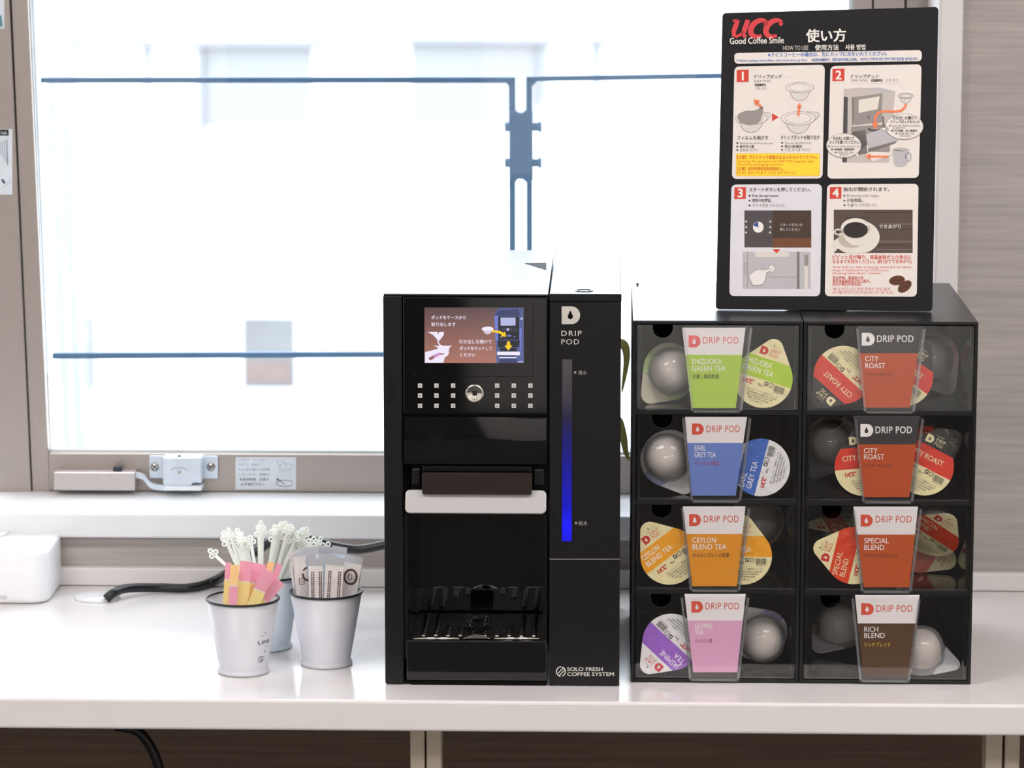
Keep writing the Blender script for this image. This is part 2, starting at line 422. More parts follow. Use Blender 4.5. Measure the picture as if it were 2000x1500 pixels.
# window stay fitted to the bottom rail
M('stay_satin', (196, 190, 188), .38, metal=.6, stretch=(2, 40, 40)); M('stay_zinc', (208, 218, 230), .35, metal=.35); M('screw_steel', (190, 186, 180), .25, metal=.9)
M('stay_dark', (40, 48, 62), .4); M('stay_white', (228, 234, 242), .4)
YS = YF - .0003
st = thing('window_stay', onY(270, 957, YS), 'satin metal window stay with a screwed bracket on the bottom rail', 'window stay')
def pbox(b, px0, py0, px1, py1, Y, d, mat, r=0):
    """block whose front face shows between two frame points, d metres deep towards the wall"""
    p, q = onY(px0, py0, Y), onY(px1, py1, Y)
    b.prism([Vector((x, Y, z)) for x, z in rr(p.x, q.z, q.x, p.z, r)], (0, d, 0), mat); return b
b = MB(); pbox(b, 104, 922, 264, 959, YS - .026, .026, 'stay_satin'); b.build('housing', st, bevel=.0015)
b = MB(); b.box(onY(225, 918, YS).x, onY(241, 918, YS).x, YS - .018, YS - .008, onY(230, 922, YS - .026).z - .001, onY(230, 918.5, YS - .018).z + .004, 'stay_dark'); b.build('stop_tab', st)
pts = spline([onY(262, 927, YS - .014), onY(280, 931, YS - .014), onY(296, 948, YS - .014), onY(325, 953, YS - .014)], 6)
b = MB()
for i in range(len(pts) - 1):
    a, c = pts[i], pts[i + 1]
    q = [Vector((a.x, YS - .018, a.z + .0035)), Vector((c.x, YS - .018, c.z + .0035)), Vector((c.x, YS - .018, c.z - .0035)), Vector((a.x, YS - .018, a.z - .0035))]
    b.prism(q, (0, .008, 0), 'stay_zinc')
b.build('arm', st)
b = MB(); pbox(b, 291, 890, 426, 935, YS - .004, .004, 'stay_zinc', .002)
b.build('mounting_plate', st, bevel=.0006)
b = MB(); mp = planeY(YS - .024)
b.prism([mp(x, y) for x, y in ((318, 893), (394, 893), (394, 944), (376, 944), (374, 950), (320, 950), (318, 944))], (0, .0235, 0), 'stay_zinc')
b.build('latch_block', st, bevel=.002)
b = MB(); mp = planeY(YS - .026); k = Ink(b, mp)
k.ring(350, 922, 17, 8, 1.6, 'label_faint', a0=200, a1=340); k.ell(350, 923, 3.6, 3.6, 'screw_steel')
for a, c in ((346, 889), ): k.poly([(346, 893), (354, 893), (352, 889), (348, 889)], 'stay_dark')
b2 = MB()
for pt in b.v: pt.y = YS - .0242
b.build('pivot_mark', st)
b = MB(); pbox(b, 320, 950, 394, 959, YS - .03, .03, 'stay_white', .002); b.build('slide_shoe', st, bevel=.001)
for px in (302, 412):
    b = MB(); c = onY(px, 912, YS - .004); T = Matrix(((1, 0, 0), (0, 0, -1), (0, 1, 0)))
    b.lathe([(.0, .0022), (.003, .002), (.0055, .0008), (.006, 0)], 'screw_steel', c, 24, T)
    kk = Ink(b, planeY(YS - .0064)); kk.line([(px - 5, 908), (px + 5, 916)], 2, 'stay_dark'); kk.line([(px - 4, 917), (px + 4, 907)], 2, 'stay_dark')
    b.build('screw', st)

# ------------------------------------------------------------------ outside
M('facade', (240, 241, 244), .9, var=.03, scale=.6)
M('facade_glass', (112, 113, 114), .3, var=.25, scale=.5)
M('facade_groove', (134, 136, 140), .8); M('facade_pale', (143, 144, 146), .6)
M('facade_corner', (152, 153, 156), .7); M('ground_out', (200, 200, 200), .9); M('rail_steel', (76, 110, 142), .55, var=.1, scale=30)
M('facade_blind', (122, 108, 104), .8, var=.3, scale=.6)
Yo = 50
b = MB(); b.box(-60, 60, 2, 90, -14.2, -14, 'ground_out'); b.build('ground_outside', kind='structure')
bl = thing('white_building', (0, Yo, -14), 'white building facade with small windows seen through the glass', 'building')
b = MB(); b.box(-24, 24, Yo, Yo + 8, -14, 9, 'facade'); b.build('wall', bl)
def fpanel(x0, y0, x1, y1, mat, name, d=.12):
    p, q = onY(x0, y0, Yo), onY(x1, y1, Yo)
    b = MB(); b.box(p.x, q.x, Yo - d, Yo + .02, q.z, p.z, mat); return b.build(name, bl)
fpanel(476, 620, 577, 755, 'facade_glass', 'window'); fpanel(483, 702, 570, 745, 'facade_blind', 'blind', .16)
fpanel(388, 84, 610, 246, 'facade_pale', 'window', .1); fpanel(388, 84, 402, 255, 'facade_groove', 'downpipe', .2)
fpanel(804, 78, 1056, 246, 'facade_pale', 'window', .1); fpanel(1052, 76, 1068, 200, 'facade_groove', 'downpipe', .2); fpanel(1158, 76, 1172, 255, 'facade_groove', 'downpipe', .2)
fpanel(150, 78, 655, 90, 'facade_groove', 'eave', .3); fpanel(795, 74, 1400, 84, 'facade_groove', 'eave', .3)
fpanel(284, 84, 296, 262, 'facade_groove', 'downpipe', .2); fpanel(172, 620, 188, 755, 'facade_groove', 'vent_pipe', .2)
for i in range(3):
    b = MB(); f = lambda px, py: onY(px + (py - 0) * .045, py, Yo - .2)
    b.prism([f(82 + 25 * i, -200), f(90 + 25 * i, -200), f(90 + 25 * i, 960), f(82 + 25 * i, 960)], (0, .3, 0), 'facade_corner'); b.build('corner_groove', bl)
# guard rail outside the window
Yr = YF + .4
def bar(pts, name, parent, d=.012, mat='rail_steel'):
    return MB().prism([onY(x, y, Yr) for x, y in pts], (0, d, 0), mat).build(name, parent, bevel=.001)
g = thing('guard_rail', onY(1000, 1400, Yr), 'blue-grey guard rail panel with two long bars outside the window', 'railing')
bar([(79, 152), (1006, 151), (1006, 160), (998, 162), (79, 162)], 'top_bar', g)
bar([(102, 690), (1003, 687), (1003, 697), (102, 701)], 'lower_bar', g)
bar([(994, 156), (1006, 152), (1008, 1500), (998, 1500)], 'post', g)
bar([(988, 161), (998, 161), (998, 174)], 'corner_web', g)
g2 = thing('guard_rail', onY(1036, 1400, Yr), 'blue-grey guard rail panel running behind the instruction board', 'railing')
bar([(1028, 150), (1690, 139), (1690, 149), (1038, 159), (1028, 159)], 'top_bar', g2)
bar([(1028, 152), (1039, 151), (1041, 1500), (1030, 1500)], 'post', g2)
bar([(1038, 158), (1050, 158), (1038, 170)], 'corner_web', g2)
jp = MB(); jp.prism([onY(x, y, Yr - .006) for x, y in [(995, 216), (1003, 216)] + [(1017 + 11 * math.cos(R_(a)), 210 + 11 * math.sin(R_(a))) for a in range(160, 10, -20)] + [(1030, 216), (1040, 216), (1041, 352), (1030, 364), (1028, 356), (1020, 350), (1011, 350), (1007, 356), (1006, 362), (997, 352)]], (0, .005, 0), 'rail_steel')
j = jp.build('joint_plate', label='blue-grey plate bolted across the two guard rail posts', cat='bracket', bevel=.001)
for py in (248, 318):
    q = lambda x: onY(x, py, Yr - .002)
    b = MB(); b.tube([q(986), q(997)], .0065, 'rail_steel', 10); b.build('bolt_head', j)
    b = MB(); b.tube([q(1040), q(1051), q(1051.2), q(1058)], [.0055, .0055, .0075, .0075], 'rail_steel', 8); b.build('nut', j)

# ------------------------------------------------------------------ worktop
ct = thing('worktop', (-.4, YE, 0), 'long white worktop in front of the window', 'counter')
b = MB(); zc0 = onY(1000, 1431, YE).z
b.box(XL + .005, XR - .005, YE, YW - .001, zc0, ZC, 'counter'); b.build('top', ct, bevel=.0035, seg=3)
for a, c in ((801, 829), (833, 862)):
    b = MB(); b.box(onY(a, 1460, YE + .22).x, onY(c, 1460, YE + .22).x, YE + .22, YE + .26, 0.0, zc0, 'leg_beige'); b.build('leg', ct, bevel=.002)
for a, c in ((1925, 1958), (1963, 1992)):
    b = MB(); b.box(onY(a, 1470, YE + .22).x, onY(c, 1470, YE + .22).x, YE + .22, YE + .26, 0.0, zc0, 'leg_beige'); b.build('leg', ct, bevel=.002)
M('cable_black', (22, 24, 28), .35); M('grommet_white', (226, 228, 230), .35)
Yk = YW - .12
pts = spline([onY(225, 1418, Yk), onY(268, 1428, Yk), onY(290, 1452, Yk), onY(304, 1480, Yk), onY(314, 1520, Yk), onY(318, 1600, Yk), onY(316, 1900, Yk), Vector((onY(314, 1900, Yk).x, Yk, .12)), Vector((onY(314, 1900, Yk).x, Yk - .015, .03)), Vector((onY(314, 1900, Yk).x + .02, Yk - .07, .0068)), Vector((onY(314, 1900, Yk).x + .16, Yk - .09, .0068))], 6)
b = MB(); b.tube(pts, .0062, 'cable_black', 10); b.build('power_cable', label='black cable hanging below the worktop', cat='cable')
# cable grommet and the machine's power cable
gp = onZ(190, 1168, ZC)
b = MB(); b.lathe([(0, .0035), (.026, .0035), (.029, .002), (.0295, .0005), (.0295, .0003), (0, .0003)], 'grommet_white', gp, 40)
gr = b.build('cable_grommet', label='round white cable grommet set in the worktop', cat='grommet')
b = MB(); b.box(gp.x - .013, gp.x + .004, gp.y - .006, gp.y + .006, gp.z + .0032, gp.z + .0048, 'grommet_white'); b.build('flap', gr, bevel=.0008)
z = lambda px, py, h: onZ(px, py, ZC + h)
yg_ = gp.y - .02
pts = spline([onZ(207, 1170, ZC + .004), onZ(222, 1158, ZC + .011), onZ(250, 1149, ZC + .012), onZ(310, 1148, ZC + .0075), onZ(370, 1148, ZC + .0065), onZ(420, 1134, ZC + .010), onY(465, 1104, yg_), onY(505, 1074, yg_), onY(540, 1055, yg_), onY(600, 1053, yg_), onY(650, 1066, yg_), onY(700, 1073, yg_), onY(752, 1064, yg_), onY(792, 1058, yg_), onY(840, 1060, yg_ - .004)], 8)
b = MB(); b.tube(pts, .0058, 'cable_black', 12); b.build('power_cable', label='thick black power cable looping from the grommet to the coffee machine', cat='cable')
# white appliance cut by the frame
M('appliance_white', (238, 239, 242), .3, var=.02); M('appliance_grey', (150, 156, 168), .5)
P0 = onZ(60, 1181, ZC); Q = onZ(113, 1150, ZC); yb0 = P0.y
ztop = onY(60, 1077, yb0).z; dpt = .13
wb = thing('white_appliance', (Q.x - .1, yb0, ZC), 'white rounded appliance at the end of the worktop', 'appliance')
x1_ = Q.x + .002; x0_ = x1_ - .24
b = MB(); b.prism([Vector((x, y, ZC + .0005)) for x, y in rr(x0_, yb0, x1_, yb0 + dpt, .024, 8)], (0, 0, ztop - ZC - .0005), 'appliance_white', smooth=False)
b.build('body', wb, bevel=.006, seg=4)
b = MB(); xl = onY(22, 1040, yb0 + dpt).x
b.prism([Vector((x, y, ztop)) for x, y in rr(x0_ + .01, yb0 + .09, xl, yb0 + dpt - .006, .008, 4)], (0, 0, .0035), 'appliance_white'); b.build('lid', wb, bevel=.001)
b = MB(); k = Ink(b, planeY(yb0 - .0002)); k.text('ED', 1, 1170, 9, 'appliance_grey', x1=14); b.build('marking', wb)
# plant behind the machine, standing on the sill
thin('leaf', (134, 132, 84), .5); M('pot_white', (226, 226, 224), .4); M('soil', (54, 42, 34), .9)
pc = Vector((onY(1150, 900, YW + .06).x, YW + .065, ZS))
pl = thing('potted_plant', pc, 'small potted plant on the sill behind the coffee machine', 'plant')
b = MB(); b.lathe([(0, .001), (.03, .001), (.04, .065), (.0405, .067), (.037, .067), (.036, .06), (0, .06)], 'pot_white', pc, 32, mats=['pot_white'] * 5 + ['soil']); b.build('pot', pl)
def leaf(ctrl, wid, parent):
    P = spline(ctrl, 7); n = len(P); b = MB(); A = []
    for i, p in enumerate(P):
        t = (P[min(i + 1, n - 1)] - P[max(i - 1, 0)]).normalized(); sd = t.cross(Vector((0, -1, .2))).normalized()
        w_ = wid * (math.sin(math.pi * min(1, .08 + i / n * .95)) ** .7)
        A += [p - sd * w_, p + Vector((0, .002, 0)) * (w_ / wid), p + sd * w_]
    f = []
    for i in range(n - 1):
        f += [(3 * i, 3 * i + 1, 3 * i + 4, 3 * i + 3), (3 * i + 1, 3 * i + 2, 3 * i + 5, 3 * i + 4)]
    b.add(A, f, 'leaf', True); o = b.build('leaf', parent); md = o.modifiers.new('thick', 'SOLIDIFY'); md.thickness = .0008; return o
YP = pc.y
top = pc + Vector((0, 0, .06))
leaf([top, onY(1180, 800, YP), onY(1196, 690, YP), onY(1216, 672, YP), onY(1224, 700, YP), onY(1214, 770, YP)], .0065, pl)
leaf([top, onY(1185, 850, YP), onY(1205, 820, YP), onY(1216, 848, YP), onY(1222, 880, YP), onY(1229, 900, YP)], .0055, pl)
leaf([top, onY(1130, 820, YP), onY(1120, 720, YP), onY(1100, 680, YP)], .007, pl)
leaf([top, onY(1160, 780, YP), onY(1165, 690, YP), onY(1180, 640, YP)], .007, pl)
# ------------------------------------------------------------------ coffee machine
M('black_body', (15, 14, 16), .42, spec=.3, var=.08, scale=300)
M('black_gloss', (14, 13, 14), .04, spec=.6, var=.02)
M('black_top', (26, 26, 28), .34, spec=.9, ior=1.75, var=.02)
M('black_mid', (14, 13, 14), .22, var=.05)
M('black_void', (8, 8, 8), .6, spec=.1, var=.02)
M('stud_steel', (150, 148, 144), .2, metal=1)
M('smoke_panel', (46, 38, 36), .12, var=.08, stretch=(10, 10, 200), scale=1)
M('silver', (176, 173, 173), .4, metal=.6, var=.04, scale=900)
M('chrome', (226, 222, 216), .08, metal=1, var=.02)
M('print_white', (216, 212, 206), .5, var=.01)
M('print_grey', (160, 156, 152), .5, var=.01)
M('button_white', (206, 203, 200), .3, var=.02)
mach = thing('coffee_machine', (onY(980, 1339, 0).x, 0, ZC), 'black pod coffee machine with a lit screen and a blue water gauge', 'coffee machine')
X = lambda px, py=950, Y=0: onY(px, py, Y).x
Zy = lambda py, px=930, Y=0: onY(px, py, Y).z
DM = .40
xa, xb, xc, xd = X(750, 950), X(788, 950), X(1069, 950), X(1211.5, 950)
zt = Zy(578)
# left column, back block and the walls of the cup bay
b = MB(); b.box(xa, xb - .0006, 0, DM, ZC + .001, zt, 'black_body'); b.build('left_column', mach, bevel=.0015)
b = MB(); b.prism([Vector((x, -.0006, z)) for x, z in rr(X(757, 760), Zy(788, 760), X(770, 760), Zy(736, 760), .0028)], (0, .0012, 0), 'black_mid'); b.build('grip_recess', mach, bevel=.0004)
yb = .135
b = MB(); b.box(xb, xc, yb, DM, ZC + .004, zt - .0005, 'black_mid'); b.build('back_block', mach, bevel=.001)
b = MB(); b.box(xb, xc, .012, yb - .0005, Zy(907) + .002, zt - .0005, 'black_body'); b.build('head_block', mach)
b = MB(); b.box(xa + .0005, xc + .0005, .0005, DM + .002, zt, zt + .0022, 'black_top'); b.build('top_cover', mach, bevel=.0008)
mp = plane((0, 0, zt + .0024), (0, 0, 1)); b = MB(); k = Ink(b, mp); k.poly([(1024, 514), (1067, 513.5), (1067, 527)], 'black_void'); b.build('dark_triangle', mach)  # flat dark triangle laid on the top cover, nothing cut out
# screen panel
b = MB(); b.box(xb + .0004, xc - .0006, -.0015, .0118, Zy(808), zt - .0012, 'black_gloss')
mp = planeY(-.0015); k = Ink(b, mp)
k.line([(788, 735), (1041, 735), (1041, 590)], .8, 'black_void'); k.text('.', 809, 731, 8, 'print_grey')
b.build('screen_panel', mach, bevel=.0012)
# lit picture on the screen
z0, z1 = Zy(709), Zy(600)
glow('lcd_brown', (172, 116, 102), (92, 74, 76), z0, z1); glow('lcd_blue', (86, 98, 150), (74, 88, 136), z0, z1); glow('lcd_white', (240, 232, 250)); glow('lcd_pink', (206, 150, 206))
glow('lcd_yellow', (252, 204, 30)); glow('lcd_dark', (30, 32, 44)); glow('lcd_lilac', (178, 182, 224)); glow('lcd_shade', (212, 196, 216)); glow('lcd_mid', (52, 62, 104)); glow('lcd_wood', (150, 96, 92)); glow('lcd_cobalt', (110, 120, 200))
b = MB(); k = Ink(b, planeY(-.0015))
k.rect(829, 600.5, 1023, 709, 'lcd_brown').layer(2)
q = lambda x, y: (820 + x * .11, 590 + y * .11)          # measured on an enlarged view of the screen
Q = lambda *p: [q(*a) for a in p]
k.poly(Q((1400, 100), (1840, 100), (1845, 1080), (1365, 1080), (1320, 240), (1345, 190)), 'lcd_blue').layer(3)
k.poly(Q((1320, 240), (1390, 240), (1385, 680), (1345, 690)), 'lcd_cobalt'); k.poly(Q((1400, 150), (1745, 120), (1780, 240), (1330, 240)), 'lcd_mid')
k.poly(Q((1395, 255), (1760, 255), (1760, 670), (1395, 670)), 'lcd_dark'); k.poly(Q((1385, 680), (1775, 680), (1765, 800), (1385, 800)), 'lcd_dark')
k.poly(Q((1420, 810), (1720, 810), (1720, 870), (1420, 870)), 'lcd_dark'); k.poly(Q((1415, 1010), (1725, 1010), (1725, 1080), (1405, 1080)), 'lcd_mid').layer(4)
k.poly(Q((1432, 275), (1700, 275), (1700, 415), (1435, 418)), 'lcd_lilac'); k.poly(Q((1372, 880), (1778, 880), (1775, 945), (1375, 940)), 'lcd_white')
k.poly(Q((1410, 975), (1715, 975), (1715, 992), (1410, 992)), 'lcd_white'); k.poly(Q((1420, 945), (1700, 945), (1715, 972), (1410, 972)), 'lcd_mid')
k.poly(Q((1770, 460), (1812, 455), (1800, 850), (1775, 870)), 'lcd_cobalt'); k.ell(*q(1808, 295), 2.4, 2.6, 'lcd_lilac'); k.ell(*q(1565, 485), 3, 2.9, 'lcd_lilac')
for i in (1425, 1468, 1510, 1625, 1665, 1705):
    for j in (465, 490, 515): k.ell(*q(i, j), .5, .5, 'lcd_lilac', 6)
k.ring(*q(1580, 625), 11, 4, .8, 'lcd_mid', a0=0, a1=360); k.ell(*q(1585, 595), 5, 2, 'lcd_cobalt'); k.ell(*q(1445, 620), 1.2, 1.2, 'lcd_lilac'); k.ell(*q(1680, 615), 1, 1, 'lcd_lilac')
k.poly(Q((1740, 1050), (1842, 1050), (1842, 1068), (1740, 1068)), 'lcd_lilac')
k.layer(5).poly(Q((1552, 695), (1595, 695), (1612, 770), (1645, 770), (1570, 858), (1502, 770), (1540, 770)), 'lcd_yellow')
k.line(Q((1280, 520), (1350, 518), (1420, 535), (1490, 570)), [4.2, 4.4, 4.8, 5], 'lcd_yellow'); k.poly(Q((1515, 520), (1530, 615), (1435, 605)), 'lcd_yellow')
k.layer(3).ell(*q(1205, 478), 11.5, 4.8, 'lcd_white'); k.ell(*q(1203, 500), 8, 8, 'lcd_shade', 20, 0, 180); k.layer(4).ell(*q(1205, 470), 9.4, 3, 'lcd_white')
k.layer(3).poly(Q((135, 528), (310, 526), (325, 575), (345, 526), (430, 528), (420, 590), (350, 680), (320, 685), (290, 640), (230, 580)), 'lcd_white')
k.line(Q((325, 680), (330, 730), (360, 765), (420, 790)), 2.4, 'lcd_white')
k.poly(Q((235, 775), (575, 775), (530, 800), (512, 870), (520, 890), (500, 940), (440, 985), (420, 1078), (92, 1078), (92, 888), (200, 860), (320, 830), (310, 795)), 'lcd_white').layer(4)
k.poly(Q((150, 995), (255, 935), (240, 1010), (180, 1032)), 'lcd_wood'); k.poly(Q((255, 935), (350, 890), (380, 930), (240, 1010)), 'lcd_pink'); k.poly(Q((350, 890), (375, 910), (450, 910), (380, 940)), 'lcd_wood')
k.layer(6)
T = lambda t, x, y, x1, s=62: k.text(t, *q(x, y), s * .11, 'lcd_white', x1=q(x1, 0)[0], bold=.012)
T('ポッドをケースから', 205, 300, 815, 74); T('取り出します', 205, 420, 635, 74); T('引き出しを開けて', 700, 730, 1275, 76); T('ポッドをセットして', 708, 848, 1285, 76); T('ください', 715, 965, 990, 76)
b.build('screen', mach, label='lit colour screen')
# selection lamps and start knob
for i, px in enumerate((820.5, 852.5, 885, 971, 1003.5, 1036)):
    for j, py in enumerate((753, 772.5, 792.5)):
        c = onY(px, py, -.0015); r = .0024; b = MB()
        b.box(c.x - r, c.x + r, c.y - .0006, c.y - .0001, c.z - r, c.z + r, 'button_white'); b.box(c.x - r * .4, c.x + r * .5, c.y - .0008, c.y - .0006, c.z - r * .5, c.z + r * .4, 'print_grey')
        b.build('selection_button', mach)
TF = Matrix(((1, 0, 0), (0, 0, -1), (0, 1, 0)))           # lathe axis turned towards the viewer
c = onY(927, 768, -.0015); b = MB(); b.lathe([(0, .0018), (.004, .0021), (.0085, .004), (.0098, .004), (.0105, .0028), (.0106, 0)], 'chrome', c, 48, TF)
b.build('start_button', mach, label='round chrome start button')
b = MB(); b.box(c.x - .0022, c.x + .0024, c.y - .0027, c.y - .0016, c.z - .0022, c.z + .0026, 'black_gloss'); b.build('button_mark', mach)
# pod drawer with a gently wavy gloss front
zz0, zz1 = Zy(907), Zy(812)
b = MB(); nx, nz = 36, 14; V = []
for i in range(nx + 1):
    for j in range(nz + 1):
        u, v = i / nx, j / nz
        V.append((xb + .001 + (xc - xb - .0022) * u, -.003 - .0012 * math.sin(math.pi * v) - .00012 * math.sin(9 * u + 3 * v), zz0 + .001 + (zz1 - zz0 - .002) * v))
b.add(V, [(i * (nz + 1) + j, (i + 1) * (nz + 1) + j, (i + 1) * (nz + 1) + j + 1, i * (nz + 1) + j + 1) for i in range(nx) for j in range(nz)], 'black_gloss', True)
b.box(xb + .001, xc - .0012, -.003, .0115, zz0 + .001, zz1 - .001, 'black_gloss')
pd = b.build('pod_drawer', mach)
# lower part of the drawer: ears, smoked nose piece and silver lip
b = MB(); b.box(X(803), X(1064), .004, .0118, Zy(957), zz0 - .0003, 'black_void'); b.build('drawer_neck', pd)
for p0, p1 in ((804, 822), (1041, 1063)):
    b = MB(); b.box(X(p0), X(p1), -.001, .0038, Zy(950), Zy(914), 'black_mid'); b.build('hinge_ear', pd, bevel=.003, seg=3)
b = MB(); b.prism([Vector((x, -.012, z)) for x, z in rr(X(824, 930, -.012), Zy(966, 930, -.012), X(1039, 930, -.012), Zy(924, 930, -.012), .0022)], (0, .0155, 0), 'smoke_panel')
b.box(X(825, 930, -.008), X(1038, 930, -.008), -.008, .0035, Zy(921, 930, -.008), Zy(911, 930, -.008), 'black_gloss'); b.build('nose_piece', pd, bevel=.001)
yl = -.016; zl0, zl1 = Zy(1003, 930, yl), Zy(955, 930, .0)
out = rr(X(790.5, 985, yl), 0, X(1067, 985, yl), 1, 0)
b = MB(); x0_, x1_ = X(790.5, 985, yl), X(1067, 985, yl)
fr = [Vector((x, yl, z)) for x, z in rr(x0_, zl0, x1_, zl0 + (zl1 - zl0), .0055)]
n = Vector((0, -.94, .34)).normalized()
for p in fr: p.y = yl + (p.z - zl0) * .45
b.prism(fr, (0, .0045, -.0016), 'silver'); b.build('handle_lip', pd, bevel=.0012, seg=3, label='silver lip handle')
# cup bay lining and drip tray
b = MB(); b.box(xb + .0002, xb + .004, .004, yb - .0006, ZC + .03, Zy(1004), 'black_gloss'); b.box(xc - .004, xc - .0002, .004, yb - .0006, ZC + .03, Zy(1004), 'black_gloss')
b.box(xb + .005, xc - .005, yb - .003, yb - .0006, ZC + .03, Zy(960), 'black_gloss'); b.build('bay_lining', mach)
ztr = Zy(1250)
b = MB(); b.prism([Vector((x, -.003, z)) for x, z in rr(X(794, 1290), Zy(1328), X(1068.5, 1290), ztr, .002)], (0, yb - .004, 0), 'black_gloss'); tray = b.build('drip_tray', mach, bevel=.0022, seg=3)
b = MB(); b.box(xb + .008, xc - .008, .006, yb - .012, ztr + .0003, ztr + .0022, 'black_mid'); b.build('grille_plate', tray, bevel=.0006)
b = MB()
zg = ztr + .0022
for i in range(10):
    for j in range(12):
        if 3 <= i <= 6 and j > (3 if i in (3, 6) else 2): continue
        if i in (2, 7) and j > 5: continue
        cx = X(826, 1240) + (X(1042, 1240) - X(826, 1240)) * i / 9; cy = .012 + .0088 * j + (.0044 if i % 2 else 0) * .3
        b.lathe([(0, .0024), (.0015, .0021), (.0027, .0014), (.0034, .0006), (.0036, 0)], 'stud_steel', (cx, cy, zg), 14)
b.build('grille_studs', tray, kind='stuff')
for p0, p1 in ((808, 897), (965, 1053)):
    b = MB(); a, c = onY(p0, 1247, .002), onY(p1, 1247, .002)
    b.tube([a, c], .0016, 'chrome', 10); b.build('chrome_bar', tray)
b = MB(); V = [onY(903 + 5.6 * i, 1248 - 8.5 * math.sin(math.pi * i / 10), .001) for i in range(11)]
b.prism(V, (0, .004, 0), 'chrome'); b.build('grip_arc', tray, bevel=.0006)
b = MB(); cc = Vector((X(934, 1190, .08), .066, zg)); b.box(cc.x - .0135, cc.x + .0135, .062, .07, zg, zg + .012, 'black_gloss'); b.lathe([(.010, 0), (.013, .003), (.0155, 0)], 'black_gloss', (cc.x, .052, zg), 30); b.build('cup_rest', tray, bevel=.0008)
b = MB(); b.box(xb + .001, xc - .001, .004, DM - .02, ZC + .0005, ZC + .0045, 'black_void'); b.build('base_plate', mach)
b = MB(); b.box(X(800), X(1068), .0, .02, ZC + .0005, Zy(1330), 'black_void'); b.build('front_foot', mach)
# water tank column
tk = MB(); xt = X(1073.5, 950)
zlid = Zy(588, 1140); ztk = Zy(575, 1140)
tk.box(xt, xd, 0, DM - .004, ZC + .001, zlid - .0008, 'black_body'); 
k = Ink(tk, planeY(0, .0002))
k.rect(1073, 1091.5, 1211, 1092.6, 'print_grey')
k.text('DRIP', 1096.5, 656, 14.6, 'print_white', x1=1136, sp=1.2); k.text('POD', 1096.5, 672.5, 14.6, 'print_white', x1=1131, sp=1.2)
k.rect(1121.5, 725, 1125.5, 729.5, 'print_grey').text('満水', 1129, 731.5, 9.6, 'print_grey', x1=1146.5); k.rect(1123, 1019, 1127, 1023.5, 'print_grey').text('給水', 1130, 1025.5, 9.6, 'print_grey', x1=1147.5)
k.ring(1095.5, 1311.5, 8.6, 9.2, 1.8, 'print_white', a0=95, a1=275); k.ring(1095.5, 1311.5, 8.6, 9.2, 1.8, 'print_white', a0=-70, a1=70)
k.line([(1090, 1315), (1101, 1303)], 1.6, 'print_white'); k.line([(1092, 1320), (1103, 1308)], 1.6, 'print_white')
def wide(t, x0, x1, y): k.text(t, x0, y, 10.2, 'print_white', x1=x1, bold=.018)
wide('SOLO FRESH', 1108, 1177, 1310.3); wide('COFFEE SYSTEM', 1108, 1199, 1320)
tank = tk.build('water_tank', mach, bevel=.0012)
b = MB(); b.box(xt - .0004, xd + .0004, -.0004, DM - .004, zlid, ztk, 'black_body'); 
b.box(xt + .0006, xd - .0006, .001, DM - .006, ztk, ztk + .0006, 'black_top'); b.build('tank_lid', tank, bevel=.0006)
c = onZ(1141, 568, ztk + .0006); b = MB(); b.lathe([(.0085, 0), (.0085, .0008), (.0105, .0008), (.0105, 0)], 'black_gloss', c, 40); b.build('lid_button', tank)
b = MB(); k = Ink(b, planeY(-.0006)); dlogo(k, 1097, 598.5, 1133, 633, 'chrome', 'black_void'); 
b.build('emblem', tank, label='chrome letter emblem with a drop')
g0, g1 = Zy(1057, 1107), Zy(702, 1107)
glow('gauge_glow', [(0, (6, 10, 225)), (.08, (10, 14, 255)), (.2, (2, 4, 190)), (.5, (4, 4, 120)), (.68, (14, 12, 60)), (.8, (52, 46, 56)), (1, (66, 58, 64))], (0, 0, 0), g0, g1, s=1.0)
b = MB(); p, q_ = onY(1097.5, 1057, -.0002), onY(1117.5, 702, -.0002); b.box(p.x, q_.x, -.0008, 0, p.z, q_.z, 'gauge_glow')
b.build('water_gauge', tank, label='glowing blue water level strip')

# ------------------------------------------------------------------ drawer cabinets
M('cab_black', (16, 15, 16), .42, spec=.35, var=.06, scale=200)
M('cab_top', (30, 30, 33), .3, spec=.6, var=.05, scale=200)
M('cab_inside', (14, 13, 13), .6)
clear('acrylic', base=.055); clear('acrylic_edge', tint=(.92, .92, .94), base=.08, haze=.09, hazecol=(.8, .8, .82))
YD = onZ(1560, 1335, ZC).y
zct = Zy(629, 1560, YD)
ZCB = ZC + .0005
YDB = onZ(1600, 553, zct).y
XD = [(X(1234, 980, YD), X(1564, 980, YD)), (X(1565.5, 980, YD), X(1903.5, 980, YD))]
ROWT = [zct - (zct - ZC) * f for f in (.0085, .256, .5045, .753)]
ROWH = (zct - ZC) * .2335
DEP = YDB - YD
cab_lab = ['black drawer cabinet beside the coffee machine, its clear drawers holding tea pods', 'black drawer cabinet under the instruction board, its clear drawers holding roast coffee pods']
DRW = []                                # (x0, x1, z0, z1) inside each drawer
